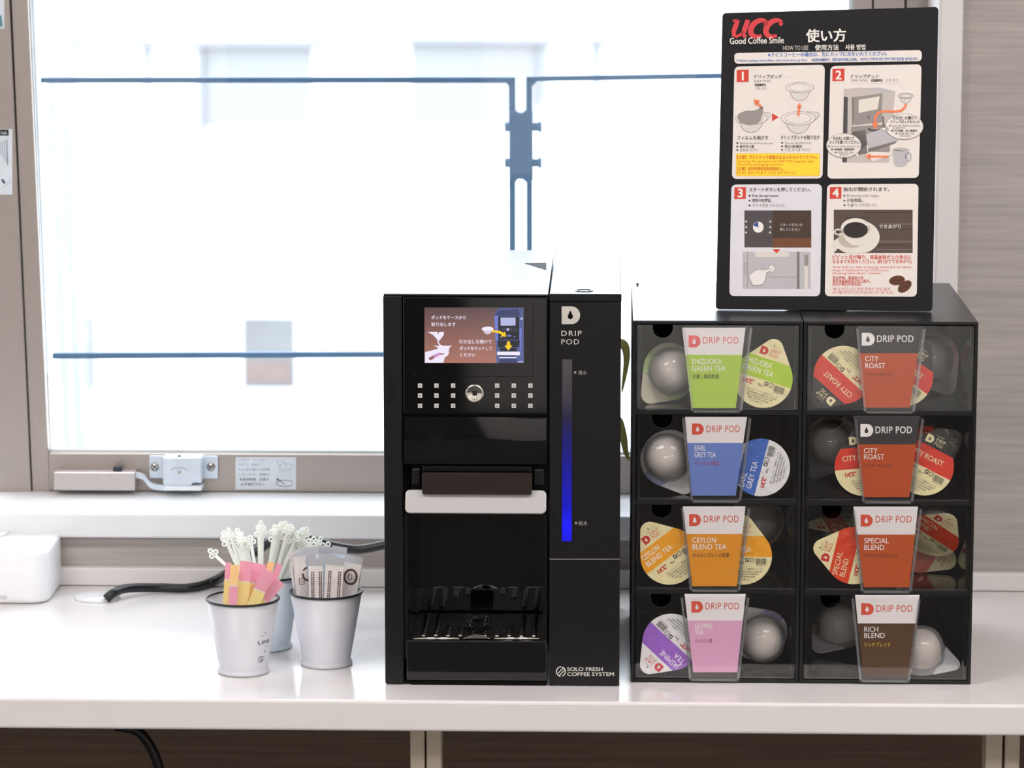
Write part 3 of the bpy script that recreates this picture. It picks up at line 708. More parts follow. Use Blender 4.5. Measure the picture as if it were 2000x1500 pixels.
for ci, (cx0, cx1) in enumerate(XD):
    cab = thing('drawer_cabinet', ((cx0 + cx1) / 2, YD + DEP / 2, ZC), cab_lab[ci], 'cabinet', group='pod drawer cabinets')
    t = .0038
    b = MB()
    b.box(cx0, cx0 + t, YD, YDB, ZCB, zct, 'cab_black'); b.box(cx1 - t, cx1, YD, YDB, ZCB, zct, 'cab_black')
    b.box(cx0 + t, cx1 - t, YD, YDB, ZCB, ZCB + .004, 'cab_black'); b.box(cx0 + t, cx1 - t, YD, YDB, zct - .003, zct, 'cab_black')
    b.box(cx0 + t, cx1 - t, YDB - .004, YDB, ZCB + .004, zct - .003, 'cab_inside')
    b.build('carcass', cab, bevel=.0005)
    b = MB(); b.box(cx0 + .0004, cx1 - .0004, YD + .0012, YDB, zct + .0001, zct + .0008, 'cab_top'); b.build('top_panel', cab)
    for r in range(3):
        zs = (ROWT[r] - ROWH + ROWT[r + 1]) / 2; hh = (ROWT[r] - ROWH - ROWT[r + 1]) / 2
        b = MB(); b.box(cx0 + t, cx1 - t, YD + .0004, YDB - .004, zs - hh + .0004, zs + hh - .0004, 'cab_black'); b.build('shelf', cab, bevel=.0004)
    for r in range(4):
        x0, x1 = cx0 + t + .0008, cx1 - t - .0008; z1 = ROWT[r] - .0006; z0 = ROWT[r] - ROWH + .0006
        if r == 3: z0 = ZCB + .0052
        DRW.append((x0, x1, z0, z1))
        # clear front with a thumb notch
        nx_ = x0 + (x1 - x0) * .16; nr = .0112
        arc = [(nx_ - nr * math.cos(R_(a)), z1 - .0035 - nr * math.sin(R_(a))) for a in range(0, 181, 12)]
        o_ = [(x0, z1), (nx_ - nr, z1)] + arc + [(nx_ + nr, z1), (x1, z1), (x1, z0), (x0, z0)]
        b = MB(); b.prism([Vector((x, YD + .0006, z)) for x, z in o_], (0, .0022, 0), 'acrylic', 'acrylic_edge')
        df = b.build('drawer', cab, label='clear acrylic drawer')
        b = MB(); yy = YD + DEP - .006
        w = .0012
        b.box(x0 + .003, x0 + .003 + w, YD + .0029, yy, z0, z1 - .002, 'acrylic'); b.box(x1 - .003 - w, x1 - .003, YD + .0029, yy, z0, z1 - .002, 'acrylic')
        b.box(x0 + .0043, x1 - .0043, YD + .0029, yy, z0, z0 + w, 'acrylic')
        b.build('tray', df)
        # tapered card pocket on the front
        mx = x0 + (x1 - x0) * .497
        hw0, hw1 = .0388, .0285; ya = YD - .0052
        zt_, zb_ = z1 + .0002, z0 - .0005
        b = MB()
        b.prism([Vector((x, ya, z)) for x, z in ((mx - hw0, zt_ - .003), (mx - hw0 + .002, zt_), (mx + hw0 - .002, zt_), (mx + hw0, zt_ - .003), (mx + hw1, zb_), (mx + hw1 - .002, zb_ - .0022), (mx - hw1 + .002, zb_ - .0022), (mx - hw1, zb_))], (0, .0014, 0), 'acrylic', 'acrylic_edge')
        for sgn in (-1, 1):
            q4 = [(mx + sgn * hw0, zt_ - .003), (mx + sgn * (hw0 - .0028), zt_ - .003), (mx + sgn * (hw1 - .0028), zb_), (mx + sgn * hw1, zb_)]
            b.prism([Vector((x, ya + .0015, z)) for x, z in q4], (0, .004, 0), 'acrylic_edge')
        b.box(mx - hw1 + .003, mx + hw1 - .003, ya + .0015, ya + .0055, zb_ - .002, zb_, 'acrylic_edge')
        b.build('card_pocket', df)
# printed cards in the pockets
def C3(n, c, **k): M(n, c, .55, var=.015, **k)
C3('card_white', (226, 220, 220)); C3('card_lime', (166, 196, 62)); C3('card_red', (180, 70, 14)); C3('card_blue', (100, 124, 192)); C3('card_orange', (216, 140, 12))
C3('card_rust', (180, 74, 6)); C3('card_pink', (212, 158, 190)); C3('card_brown', (76, 46, 14)); C3('card_black', (48, 44, 46)); C3('logo_red', (208, 76, 52)); C3('txt_white', (236, 232, 228))
C3('txt_dark', (62, 44, 32)); C3('txt_crimson', (170, 62, 84)); C3('txt_yellow', (212, 184, 40)); C3('txt_olive', (84, 88, 44)); C3('logo_coral', (222, 96, 96))
CARDS = [
 ('lime green card', 'green tea', (1332, 1456, 640, 1351, 1437, 797, 693), 'card_white', 'card_lime', 'logo_coral', (1345, 655, 1368, 678.5), (1373.5, 1442.5, 671), [('SHIZUOKA', 1351.5, 1410, 711), ('GREEN TEA', 1351.5, 1417, 724.5)], ('深蒸し静岡煎茶', 1352, 1404.5, 739, 'txt_olive')),
 ('blue card', 'earl grey', (1338, 1459, 814.5, 1351, 1437, 968, 865), 'card_white', 'card_blue', 'logo_red', (1351.5, 827, 1374.5, 849), (1380, 1445, 844), [('EARL', 1357, 1378.5, 880), ('GREY TEA', 1356.5, 1398, 893)], ('アールグレイ紅茶', 1356.5, 1404, 908.5, 'txt_crimson')),
 ('orange card', 'ceylon tea', (1333.5, 1456, 989, 1352, 1439, 1145, 1043), 'card_white', 'card_orange', 'logo_red', (1346, 1004, 1369, 1027.5), (1374.5, 1443, 1020), [('CEYLON', 1352.5, 1398, 1060), ('BLEND TEA', 1352.5, 1418.5, 1073)], ('セイロンブレンド紅茶', 1352.5, 1424.5, 1088, 'txt_dark')),
 ('pink card', 'jasmine tea', (1337, 1456.5, 1160, 1354, 1440, 1313, 1212), 'card_white', 'card_pink', 'logo_red', (1350.5, 1174, 1373, 1196.5), (1378, 1443.5, 1190), [('JASMINE', 1356.5, 1392, 1227.5), ('TEA', 1357.5, 1373.5, 1239)], ('ジャスミン茶', 1357.5, 1391, 1255, 'txt_crimson')),
 ('red card with a black heading', 'top city roast', (1671, 1800, 636, 1688, 1777, 796, 690), 'card_black', 'card_red', 'txt_white', (1683, 650, 1708.5, 675), (1713, 1784, 668), [('CITY', 1690, 1716, 705.5), ('ROAST', 1690, 1729, 719)], ('シティーロースト', 1690, 1747, 735, 'txt_dark')),
 ('red card with a black heading', 'second city roast', (1667, 1797, 812, 1687, 1776, 971, 868), 'card_black', 'card_red', 'txt_white', (1680.5, 828, 1705.5, 853), (1710, 1781, 846), [('CITY', 1687.5, 1714, 885), ('ROAST', 1687.5, 1727, 897)], ('シティーロースト', 1687.5, 1744.5, 912.5, 'txt_dark')),
 ('rust red card', 'special blend', (1667, 1793, 989.5, 1687, 1776, 1147, 1044), 'card_white', 'card_rust', 'logo_red', (1681, 1005, 1704.5, 1028.5), (1710, 1780.5, 1020.5), [('SPECIAL', 1688, 1736, 1061), ('BLEND', 1688, 1727, 1074)], ('スペシャルブレンド', 1688, 1753, 1088.5, 'txt_dark')),
 ('brown card', 'rich blend', (1670, 1796, 1162, 1685.5, 1776, 1322, 1217.5), 'card_white', 'card_brown', 'logo_red', (1682, 1178, 1706.5, 1201), (1712, 1782, 1195), [('RICH', 1688, 1715, 1234), ('BLEND', 1688, 1728, 1246)], ('リッチブレンド', 1688.5, 1739, 1262.5, 'txt_yellow')),
]
CLAB = ['lime green and white card in the top drawer pocket next to the coffee machine', 'blue and white card in the pocket of the earl grey tea drawer', 'orange and white card in the pocket of the ceylon tea drawer', 'pink and white card in the pocket of the jasmine tea drawer',
        'red card with black heading on the top drawer under the board', 'red card with black heading on the second drawer down', 'rust red card with white heading in the special blend pocket', 'dark brown card with white heading in the rich blend pocket']
for ci, (_, _, g, hd, bd, lg, lo, tx, ti, jp) in enumerate(CARDS):
    tl, tr, yt, bl_, br_, ybm, ysp = g; yc = YD - .0018
    mp = planeY(yc); b = MB(); k = Ink(b, mp)
    f = (ysp - yt) / (ybm - yt); sl, sr = tl + (bl_ - tl) * f, tr + (br_ - tr) * f
    b.prism([mp(*p) for p in ((tl, yt), (tr, yt), (sr, ysp), (sl, ysp))], (0, .0004, 0), hd)
    b.prism([mp(*p) for p in ((sl, ysp), (sr, ysp), (br_, ybm), (bl_, ybm))], (0, .0004, 0), bd)
    dlogo(k, *lo, lg, hd)
    k.text('DRIP POD', tx[0], tx[2], 19, lg, x1=tx[1], sp=1.1, bold=.012 if hd == 'card_black' else 0)
    for t_, a, c, y in ti: k.text(t_, a, y, 14.6, 'txt_white', x1=c, bold=.004)
    k.text(jp[0], jp[1], jp[3], 9.6, jp[4], x1=jp[2], bold=.006)
    b.build('flavour_card', label=CLAB[ci], cat='card', group='flavour cards in the drawer pockets')
# ------------------------------------------------------------------ pods
RP = .0328
def M_foil(n, c, r=.15): M(n, c, r, spec=.6, var=.04, scale=110, bump=.5)
M_foil('foil_cream', (226, 214, 166)); M_foil('foil_white', (222, 220, 220)); M_foil('foil_black', (30, 28, 28)); M_foil('foil_lime', (168, 200, 32)); M_foil('foil_blue', (56, 100, 184))
M_foil('foil_orange', (230, 156, 16)); M_foil('foil_red', (206, 46, 24)); M_foil('foil_scarlet', (210, 58, 14)); M_foil('foil_violet', (150, 98, 192)); M_foil('foil_brown', (90, 60, 34))
M('filter_paper', (208, 198, 188), .7, var=.05, scale=500, bump=.3); M('ink_black', (40, 36, 34), .5); M('ink_red', (190, 40, 40), .5); M('ink_cream', (226, 214, 170), .5)
clear('flange_clear', base=.05, haze=.14, hazecol=(.72, .74, .78)); clear('cup_clear', base=.04, haze=.2, hazecol=(.7, .68, .68))
def lid_outline(s=1.0):
    r2, d = .33, 1.1; al = math.degrees(math.acos((1 - r2) / d)); pts = []
    n = 44
    for i in range(n + 1): a = R_(90 + al + (360 - 2 * al) * i / n); pts.append((math.cos(a) * s, math.sin(a) * s))
    for i in range(9): a = R_(90 - al + 2 * al * i / 8); pts.append((r2 * math.cos(a) * s, (d + r2 * math.sin(a)) * s))
    return pts
def clip(pts, y, keep_above):
    out = []; n = len(pts)
    for i in range(n):
        a, b = pts[i], pts[(i + 1) % n]; ia, ib = ((p[1] >= y) == keep_above for p in (a, b))
        if ia: out.append(a)
        if ia != ib:
            t = (y - a[1]) / (b[1] - a[1]); out.append((a[0] + (b[0] - a[0]) * t, y))
    return out
KINDS = {   # tip, band, base colour, logo, drop, band ink, title lines
 'green': ('foil_cream', 'foil_lime', 'foil_cream', 'ink_red', 'foil_cream', 'txt_white', ('SHIZUOKA', 'GREEN TEA')),
 'city': ('foil_black', 'foil_red', 'foil_cream', 'ink_cream', 'foil_black', 'ink_cream', ('CITY ROAST',)),
 'earl': ('foil_white', 'foil_blue', 'foil_white', 'ink_red', 'foil_white', 'txt_white', ('EARL', 'GREY TEA')),
 'ceylon': ('foil_cream', 'foil_orange', 'foil_cream', 'ink_red', 'foil_cream', 'txt_white', ('CEYLON', 'BLEND TEA')),
 'special': ('foil_cream', 'foil_scarlet', 'foil_cream', 'ink_red', 'foil_cream', 'ink_cream', ('SPECIAL', 'BLEND')),
 'jasmine': ('foil_white', 'foil_violet', 'foil_white', 'ink_red', 'foil_white', 'txt_white', ('JASMINE', 'TEA')),
 'rich': ('foil_white', 'foil_brown', 'foil_white', 'ink_red', 'foil_white', 'txt_white', ('RICH', 'BLEND')),
}
PM = {}
def pod_meshes(kind):
    if kind in PM: return PM[kind]
    tip, band, base, lg, dp, bi, title = KINDS[kind]
    y1, y0 = .70, -.03
    b = MB(); O = lid_outline()
    for pts, mt in ((clip(O, y1, True), tip), (clip(clip(O, y1, False), y0, True), band), (clip(O, y0, False), base)):
        b.prism([Vector((x * RP, y * RP, 0)) for x, y in pts], (0, 0, .0006), mt)
    k = Ink(b, lambda x, y, l=1: Vector((x * RP / 100, -y * RP / 100, .0006 + .00012 * l)))
    dlogo(k, -42, -108, -14, -80, lg, dp); k.text('DRIP', -7, -95.5, 17, lg, x1=27, sp=1.1); k.text('POD', -7, -80, 17, lg, x1=22, sp=1.1)
    k.poly([(-3, -118), (0, -125), (3, -118)], 'ink_black')
    k.text('ここからはがす', -17, -112, 5, 'ink_black' if tip != 'foil_black' else 'ink_cream', x1=17)
    if len(title) == 1: k.text(title[0], -70, -26, 26, bi, x1=52, bold=.01)
    else: k.text(title[0], -80, -40, 27, bi, x1=-80 + 10.6 * len(title[0]) + 8); k.text(title[1], -80, -14, 27, bi, x1=-80 + 11 * len(title[1]) + 8)
    ucc(k, -68, 14, 14, 'ink_red')
    for i, w_ in enumerate((3.2, 2.6, 2.6, 2)): k.rect(-12 + i * 5, 18 + i * 1.5, -12 + i * 5 + 2.2, 27, 'ink_black')
    k.rect(8, 6, 21, 20, 'ink_black').layer(2).poly([(10.5, 17), (12, 10), (18.5, 8.5), (17, 15)], base); k.layer(1)
    k.line(rr(25, 6, 39, 20, 4), 2, 'ink_black', closed=True); k.text('プラ', 27, 16.5, 8, 'ink_black', x1=37)
    x = 44
    rnd = random.Random(3)
    while x < 80:
        w_ = rnd.choice((.8, 1.2, 1.9)); k.rect(x, 8, x + w_, 29, 'ink_black'); x += w_ + rnd.choice((.9, 1.4))
    k.text('45181917', 46, 35, 6.5, 'ink_black', x1=79)
    for i, (a, c, t) in enumerate(((-46, 66, '名称 レギュラーコーヒー 原材料名 コーヒー豆'), (-44, 64, '内容量 賞味期限 枠外記載 保存方法 高温多湿'), (-38, 54, '使用上の注意 直射日光を避け保管 開封後'), (-32, 42, '製造者 上島珈琲 神戸市中央区港島'), (-20, 22, 'お早めにご使用下さい'))):
        k.text(t, a, 48 + i * 9, 7, 'ink_black', x1=c)
    lid = b
    fb = MB(); F2 = lid_outline(1.0)
    fb.prism([Vector((x * RP, y * RP, -.0003)) for x, y in F2], (0, 0, -.0007), 'flange_clear')
    cb = MB()
    prof = [(.72, -.012), (.705, -.22), (.65, -.5), (.54, -.74), (.38, -.88), (.2, -.945), (0.001, -.955)]
    cb.lathe([(r * RP, z * RP - .001) for r, z in prof][::-1], 'filter_paper', (0, 0, 0), 40)
    pro2 = [(.84, -.012), (.82, -.26), (.76, -.58), (.64, -.83), (.44, -.98), (.22, -1.03), (0.001, -1.04)]
    sh = MB(); sh.lathe([(r * RP, z * RP - .001) for r, z in pro2][::-1], 'cup_clear', (0, 0, 0), 40)
    PM[kind] = (lid, fb, cb, sh); return PM[kind]
BUILT = {}
def pod(kind, px, py, y, rot, label, group, face=True, pitch=0, yaw=0, dz=0, shell=True):
    """y: metres behind the drawer front. rot: turn within the lid plane, anticlockwise seen from its printed side (from the cup side if face is False)"""
    ctr = onY(px, py, YD + y)
    if face: B = Matrix(((1, 0, 0), (0, 0, -1), (0, 1, 0)))
    else: B = Matrix(((-1, 0, 0), (0, 0, 1), (0, 1, 0)))
    Mx = Matrix.Rotation(R_(yaw), 3, 'Z') @ Matrix.Rotation(R_(pitch), 3, 'X') @ B @ Matrix.Rotation(R_(rot if face else -rot), 3, 'Z')
    r = bpy.data.objects.new('coffee_pod' if kind in ('city', 'special', 'rich') else 'tea_pod', None); C.objects.link(r)
    r.empty_display_size = .01
    r.matrix_world = Matrix.Translation(ctr) @ Mx.to_4x4()
    props(r, label, 'pod', group)
    WL[r.name] = Vector((0, 0, 0))
    if kind not in BUILT:
        lid, fb, cb, sh = pod_meshes(kind)
        parts = [('lid', lid), ('flange', fb), ('filter_cup', cb), ('outer_cup', sh)]
        BUILT[kind] = [bb.build(nm, r, origin=(0, 0, 0)) for nm, bb in parts]
    else:
        for o in BUILT[kind]:
            c = o.copy(); C.objects.link(c); c.parent = r
    V = [Mx @ v.co + ctr for o in BUILT[kind] for v in o.data.vertices]
    x0, x1, z0, z1 = DRW[(4 if px > 1565 else 0) + min(range(4), key=lambda i: abs((720, 893, 1067, 1240)[i] - py))]
    lim = ((x0 + .0052, x1 - .0052), (YD + .0032, YDB - .008), (z0 + .0016, z1 - .0008))
    sh_ = []
    for ax in range(3):
        lo, hi = min(v[ax] for v in V), max(v[ax] for v in V); a, c = lim[ax]
        sh_.append(a - lo if lo < a else (c - hi if hi > c else 0))
    if 'DBG' in globals(): print('POD', r.name, [round(1000 * q, 1) for q in sh_], [round(1000*(max(v[i] for v in V)-min(v[i] for v in V)-lim[i][1]+lim[i][0]),1) for i in range(3)])
    r.matrix_world = Matrix.Translation(ctr + Vector(sh_)) @ Mx.to_4x4()
    return r
GT, CR, EG, CT, SB, JT, RB = 'green tea pods', 'city roast pods', 'earl grey tea pods', 'ceylon tea pods', 'special blend pods', 'jasmine tea pods', 'rich blend pods'
# top drawers
pod('green', 1300, 727, .046, 132, 'green tea pod turned cup outwards under the thumb notch of the top tea drawer', GT, face=False, pitch=-12, yaw=24)
pod('green', 1491, 740, .0052, -18, 'green tea pod with its lime banded lid facing out of the top tea drawer', GT, pitch=-2)
pod('city', 1640, 741, .0060, 138, 'city roast pod lying upside down under the notch of the top roast drawer', CR, pitch=-3)
pod('city', 1766, 737, .0070, -35, 'city roast pod with a glossy black tip beside the top roast card', CR, pitch=-4, yaw=6)
pod('city', 1848, 745, .115, 215, 'city roast pod showing its grey cup at the wall end of the top roast drawer', CR, face=False, pitch=-16, yaw=-12)
# second drawers
pod('earl', 1300, 914, .034, 215, 'earl grey pod showing its white cup below the notch of the blue card drawer', EG, face=False, pitch=-20, yaw=-14)
pod('earl', 1486, 913, .0052, 76, 'earl grey pod with a white lid and blue band in the blue card drawer', EG, pitch=-2)
pod('city', 1606, 910, .125, 150, 'dim city roast pod cup under the notch of the second roast drawer', CR, face=False, pitch=-14, yaw=-15)
pod('city', 1687, 912, .0056, 6, 'city roast pod with an upright red banded lid half behind the second roast card', CR, pitch=-2)
pod('city', 1806, 911, .0060, -27, 'city roast pod with a tilted glossy lid beside the second roast card', CR, pitch=-4)
pod('city', 1826, 888, .052, -60, 'city roast pod in shade behind the tilted lid of the second roast drawer', CR, pitch=-3)
# third drawers
pod('ceylon', 1302, 1086, .0052, 38, 'ceylon pod with its orange band tilted under the notch of the ceylon drawer', CT, pitch=-2)
pod('ceylon', 1451, 1086, .0052, 0, 'ceylon pod with an upright orange banded lid behind the ceylon card', CT, pitch=-2)
pod('ceylon', 1496, 1090, .165, 160, 'ceylon pod showing a dim grey cup deep in the ceylon drawer', CT, face=False, pitch=-12, yaw=12)
pod('special', 1668, 1085, .0052, 77, 'special blend pod with its lid tip pointing to the tea cabinet', SB, pitch=-2)
pod('special', 1640, 1022, .095, 100, 'special blend pod lying level at the top of the rust card drawer', SB, pitch=-80)
pod('special', 1818, 1046, .0340, -42, 'special blend pod leaning over on top in the rust card drawer', SB, pitch=34, yaw=-22)
pod('special', 1818, 1100, .0900, -122, 'special blend pod tip down in the far corner of the rust card drawer', SB, pitch=-8, yaw=6)
# bottom drawers
pod('jasmine', 1311, 1254, .0052, 137, 'jasmine pod with its violet banded lid upside down in the pink card drawer', JT, pitch=-2)
pod('jasmine', 1494, 1240, .052, 40, 'jasmine pod showing its white cup and clear rim in the pink card drawer', JT, face=False, pitch=16, yaw=14)
pod('rich', 1850, 1280, .036, -112, 'rich blend pod resting on its lid, pale cup up, in the brown card drawer', RB, face=False, pitch=-58, yaw=0)
pod('rich', 1640, 1232, .135, 150, 'dim rich blend pod cup resting below the notch of the brown card drawer', RB, face=False, pitch=-64, yaw=-10)

# ------------------------------------------------------------------ instruction board
M('board_black', (15, 14, 18), .5, spec=.3, var=.04, scale=300); M('board_white', (232, 222, 216), .45, var=.01); M('board_white_cool', (222, 218, 224), .45, var=.01)
def P2(n, c): M(n, c, .5, var=.01)
P2('p_red', (212, 62, 44)); P2('p_ink', (52, 46, 46)); P2('p_grey', (150, 142, 138)); P2('p_faint', (196, 186, 180)); P2('p_mid', (122, 114, 112)); P2('p_dark', (76, 70, 72)); P2('p_orange', (240, 128, 84)); P2('p_yellow', (252, 214, 46)); P2('p_amber', (236, 186, 40))
P2('p_blue', (70, 116, 190)); P2('p_brown', (112, 66, 36)); P2('p_umber', (66, 46, 38)); P2('p_wood', (82, 66, 60)); P2('p_woodlight', (110, 92, 86)); P2('p_coffee', (38, 28, 26)); P2('p_cup', (226, 218, 208)); P2('p_cupshade', (190, 178, 166)); P2('p_bean', (94, 50, 22)); P2('p_beandark', (58, 28, 12))
P2('ucc_red', (214, 58, 64)); P2('p_light', (218, 210, 204)); P2('p_text', (238, 232, 226)); P2('p_warn', (226, 92, 30)); P2('p_steel', (188, 184, 188)); P2('p_skin', (234, 228, 226)); P2('p_navy', (60, 76, 160))
BL, BR = onZ(1398, 604, zct + .0018), onZ(1821, 608, zct + .0018)
lean = R_(4)
uu = (BR - BL).normalized(); nn = Vector((uu.y, -uu.x, 0)).normalized(); up = Vector((0, 0, 1)); up = (up * math.cos(lean) - nn * math.sin(lean)); nn = uu.cross(up).normalized()
mpb = plane(BL, nn)
sg = thing('instruction_board', (BL + BR) / 2, 'black upright instruction board with four numbered panels standing on the drawer cabinets', 'sign')
def rq(x0, y0, x1, y1, r):
    """rounded quad through the board's slightly fanned frame: corner list in frame pixels"""
    return rr(x0, y0, x1, y1, r)
def warp(c, pts01):
    (ax, ay), (bx, by), (cx, cy), (dx, dy) = c
    out = []
    for u, v in pts01:
        x = (ax * (1 - u) + bx * u) * (1 - v) + (dx * (1 - u) + cx * u) * v; y = (ay * (1 - u) + by * u) * (1 - v) + (dy * (1 - u) + cy * u) * v
        out.append((x, y))
    return out
def rquad(c, r):
    w_ = c[1][0] - c[0][0]; h = c[3][1] - c[0][1]
    pts = []
    for cx, cy, a in ((w_ - r, r, -90), (w_ - r, h - r, 0), (r, h - r, 90), (r, r, 180)):
        for i in range(6):
            t = R_(a + 18 * i); pts.append(((cx + r * math.cos(t)) / w_, (cy + r * math.sin(t)) / h))
    return warp(c, pts)
b = MB()
b.prism([mpb(*p) for p in rquad(((1411, 25.5), (1833, 13.5), (1821, 608), (1398, 604)), 7)], -nn * .004, 'board_black')
k = Ink(b, mpb)
ucc(k, 1427, 38, 35, 'ucc_red')
k.text('Good Coffee Smile', 1425.5, 86, 17.5, 'p_text', x1=1531, ang=1, bold=.012)
k.text('使い方', 1575, 80, 27, 'p_text', x1=1652, ang=1, bold=.026)
k.text('HOW TO USE', 1529.5, 98, 12.5, 'p_light', x1=1579, ang=.6); k.text('使用方法', 1592, 97.5, 12, 'p_text', x1=1638, ang=.6, bold=.025); k.text('사용 방법', 1651, 96.5, 11.5, 'p_text', x1=1690, ang=.6, bold=.025)
b.build('board', sg)
b = MB(); b.prism([mpb(1600 + s_ * 60, 560) - nn * .0045 for s_ in (-1, 1)] + [onZ(1600 + s_ * 60, 604, zct + .001) + Vector((0, .085, 0)) for s_ in (1, -1)], Vector((0, .003, .001)), 'board_black'); b.build('easel_leg', sg)
def panel(name, corners, r, mat, draw):
    b = MB(); b.prism([mpb(*p) + nn * .0004 for p in rquad(corners, r)], -nn * .0006, mat)
    draw(Ink(b, lambda x, y, l=1: mpb(x, y) + nn * (.0004 + .00014 * l))); return b.build(name, sg)
def dn(k):
    k.text('※アイスコーヒーの場合は、先にカップに氷をいれてください。', 1500, 110.8, 9.4, 'p_blue', x1=1732, ang=.7, bold=.02)
    k.text('* When making iced coffee, add ice to the cup first.', 1438.5, 120.8, 6.6, 'p_blue', x1=1577, ang=.6, bold=.01); k.text('※品尝冰咖啡时、请先在杯中放入冰块。', 1585, 119.4, 6.6, 'p_blue', x1=1675, ang=.6, bold=.02); k.text('※아이스 커피의 경우 먼저 컵에 얼음을 넣어십시오.', 1680, 118.2, 6.6, 'p_blue', x1=1793, ang=.6, bold=.02)
panel('notice_strip', ((1434, 103.5), (1800.5, 98), (1800, 119.5), (1434.5, 124.5)), 7, 'board_white', dn)
def num(k, x, y, n, s=23.5):
    k.poly([(x, y), (x + s, y - .6), (x + s - .4, y + s), (x - .4, y + s + .6)], 'p_red').layer(2)
    k.text(n, x + s / 2, y + s * .86, 24, 'p_text', mid=True, bold=.03); k.layer(1)
def bowl(k, cx, cy, rx, ry, depth, fill='p_faint', tab=0):
    k.layer(1).ell(cx, cy + ry * .3, rx * .72, depth, 'p_light', 24, 0, 180).layer(2).line([(cx + rx * .72 * math.cos(R_(a)), cy + ry * .3 + depth * math.sin(R_(a))) for a in range(0, 181, 10)], 1, 'p_grey')
    if tab: k.layer(2).poly([(cx + rx * .6, cy - ry * .95), (cx + rx * 1.22, cy - ry * .85), (cx + rx * 1.26, cy - ry * .3), (cx + rx * .9, cy + ry * .45)], 'p_light'); k.line([(cx + rx * .5, cy - ry * .98), (cx + rx * 1.2, cy - ry * .85), (cx + rx * 1.27, cy - ry * .4), (cx + rx * .92, cy + ry * .42)], 1, 'p_grey')
    k.layer(3).ell(cx, cy, rx, ry, fill); k.ring(cx, cy, rx, ry, 1, 'p_grey'); k.layer(4).ring(cx, cy, rx * .76, ry * .74, .8, 'p_grey').layer(1)
def bullets(k, x, ys, txts, mats=('p_mid', 'p_ink', 'p_mid'), s=7):
    for y, (t, x1), m_ in zip(ys, txts, mats):
        k.ell(x, y - 2.4, 1.9, 1.9, 'p_ink', 12); k.text(t, x + 5, y, s, m_, x1=x1, bold=.01 if m_ == 'p_ink' else 0)
def da(k):
    num(k, 1439, 136.5, '1')
    k.text('ドリップポッド', 1473.5, 153, 8.6, 'p_ink', x1=1527, bold=.01); k.text('DRIP POD', 1473.5, 160.6, 6.6, 'p_mid', x1=1505); k.text('滴漏咖啡包', 1474, 168, 6, 'p_ink', x1=1496, bold=.02); k.text('드립 포드', 1474, 175, 6, 'p_mid', x1=1498)
    k.line([(1532, 149), (1545, 150), (1550, 157)], .6, 'p_faint')
    bowl(k, 1562, 171, 27, 10, 23, 'board_white')
    bowl(k, 1467, 231, 31, 12, 24, 'board_white', tab=1)
    k.layer(6).poly([(1440, 231), (1444, 222), (1456, 217), (1472, 217), (1481, 214), (1489, 208), (1491, 212), (1489, 224), (1485, 236), (1478, 241), (1462, 243), (1447, 239)], 'p_grey'); k.line([(1440, 231), (1444, 222), (1456, 217), (1472, 217), (1481, 214), (1489, 208)], 1, 'p_mid')
    k.line([(1488, 212), (1483, 205), (1477, 200)], [4.6, 4.6, 4.6], 'p_orange'); k.poly([(1472, 194), (1485, 196), (1475, 207)], 'p_orange').layer(1)
    k.poly([(1508, 221), (1521, 229), (1508, 237)], 'p_red')
    bowl(k, 1559, 231, 33, 13.5, 26, 'board_white', tab=1)
    k.layer(5).line([(1559, 227), (1561, 209)], 4.4, 'p_orange').poly([(1556, 210), (1561.5, 200), (1566, 210)], 'p_orange').layer(1)
    k.text('フィルムを剥がす', 1440, 272.5, 9.4, 'p_ink', x1=1501, bold=.012); k.text('ドリップポッドを取り出す', 1526, 272, 9.4, 'p_ink', x1=1601, bold=.012)
    bullets(k, 1440, (281.8, 288.6, 295.4), (('Remove the film from the case', 1509.5), ('撕开封口膜', 1473), ('필름을 벗긴다', 1480)), s=6.4)
    bullets(k, 1527.5, (281.4, 288.2, 295), (('Take out the DRIP POD', 1584), ('取出滴漏包', 1567), ('드립 포드를 꺼낸다', 1583)), s=6.4)
    k.rect(1437.5, 299.5, 1601, 344, 'p_amber', 4).layer(2).rect(1438.5, 300.5, 1600, 343, 'p_yellow', 3.5).layer(3)
    k.text('【注意】プラスチック容器のまま入れないでください。', 1440, 310, 8, 'p_warn', x1=1596, bold=.015)
    k.text('Warning: Do not insert the DRIP POD together with', 1440.5, 317.2, 6.8, 'p_warn', x1=1589); k.text('the plastic packaging container.', 1440.5, 323.2, 6.8, 'p_warn', x1=1531)
    k.text('【注意】请勿把塑料容器直接放入。', 1440, 332, 7, 'p_warn', x1=1530, bold=.01); k.text('【주의】플라스틱 용기 그대로 넣지 마십시오.', 1440, 339.8, 6.6, 'p_warn', x1=1556)
panel('instruction_panel', ((1434.5, 130), (1611, 126.5), (1606.5, 348.5), (1429.5, 349.5)), 9, 'board_white', da)
def bubble(k, cx, cy, rx, ry, tail, lines):
    k.layer(7).poly(tail, 'board_white').ell(cx, cy, rx, ry, 'board_white', 36); k.layer(8).ring(cx, cy, rx, ry, .7, 'p_grey', 36).layer(9)
    for t, x, y, s, x1, m_ in lines: k.text(t, x, y, s, m_, x1=x1, bold=.01 if m_ == 'p_ink' else 0)
    k.layer(1)
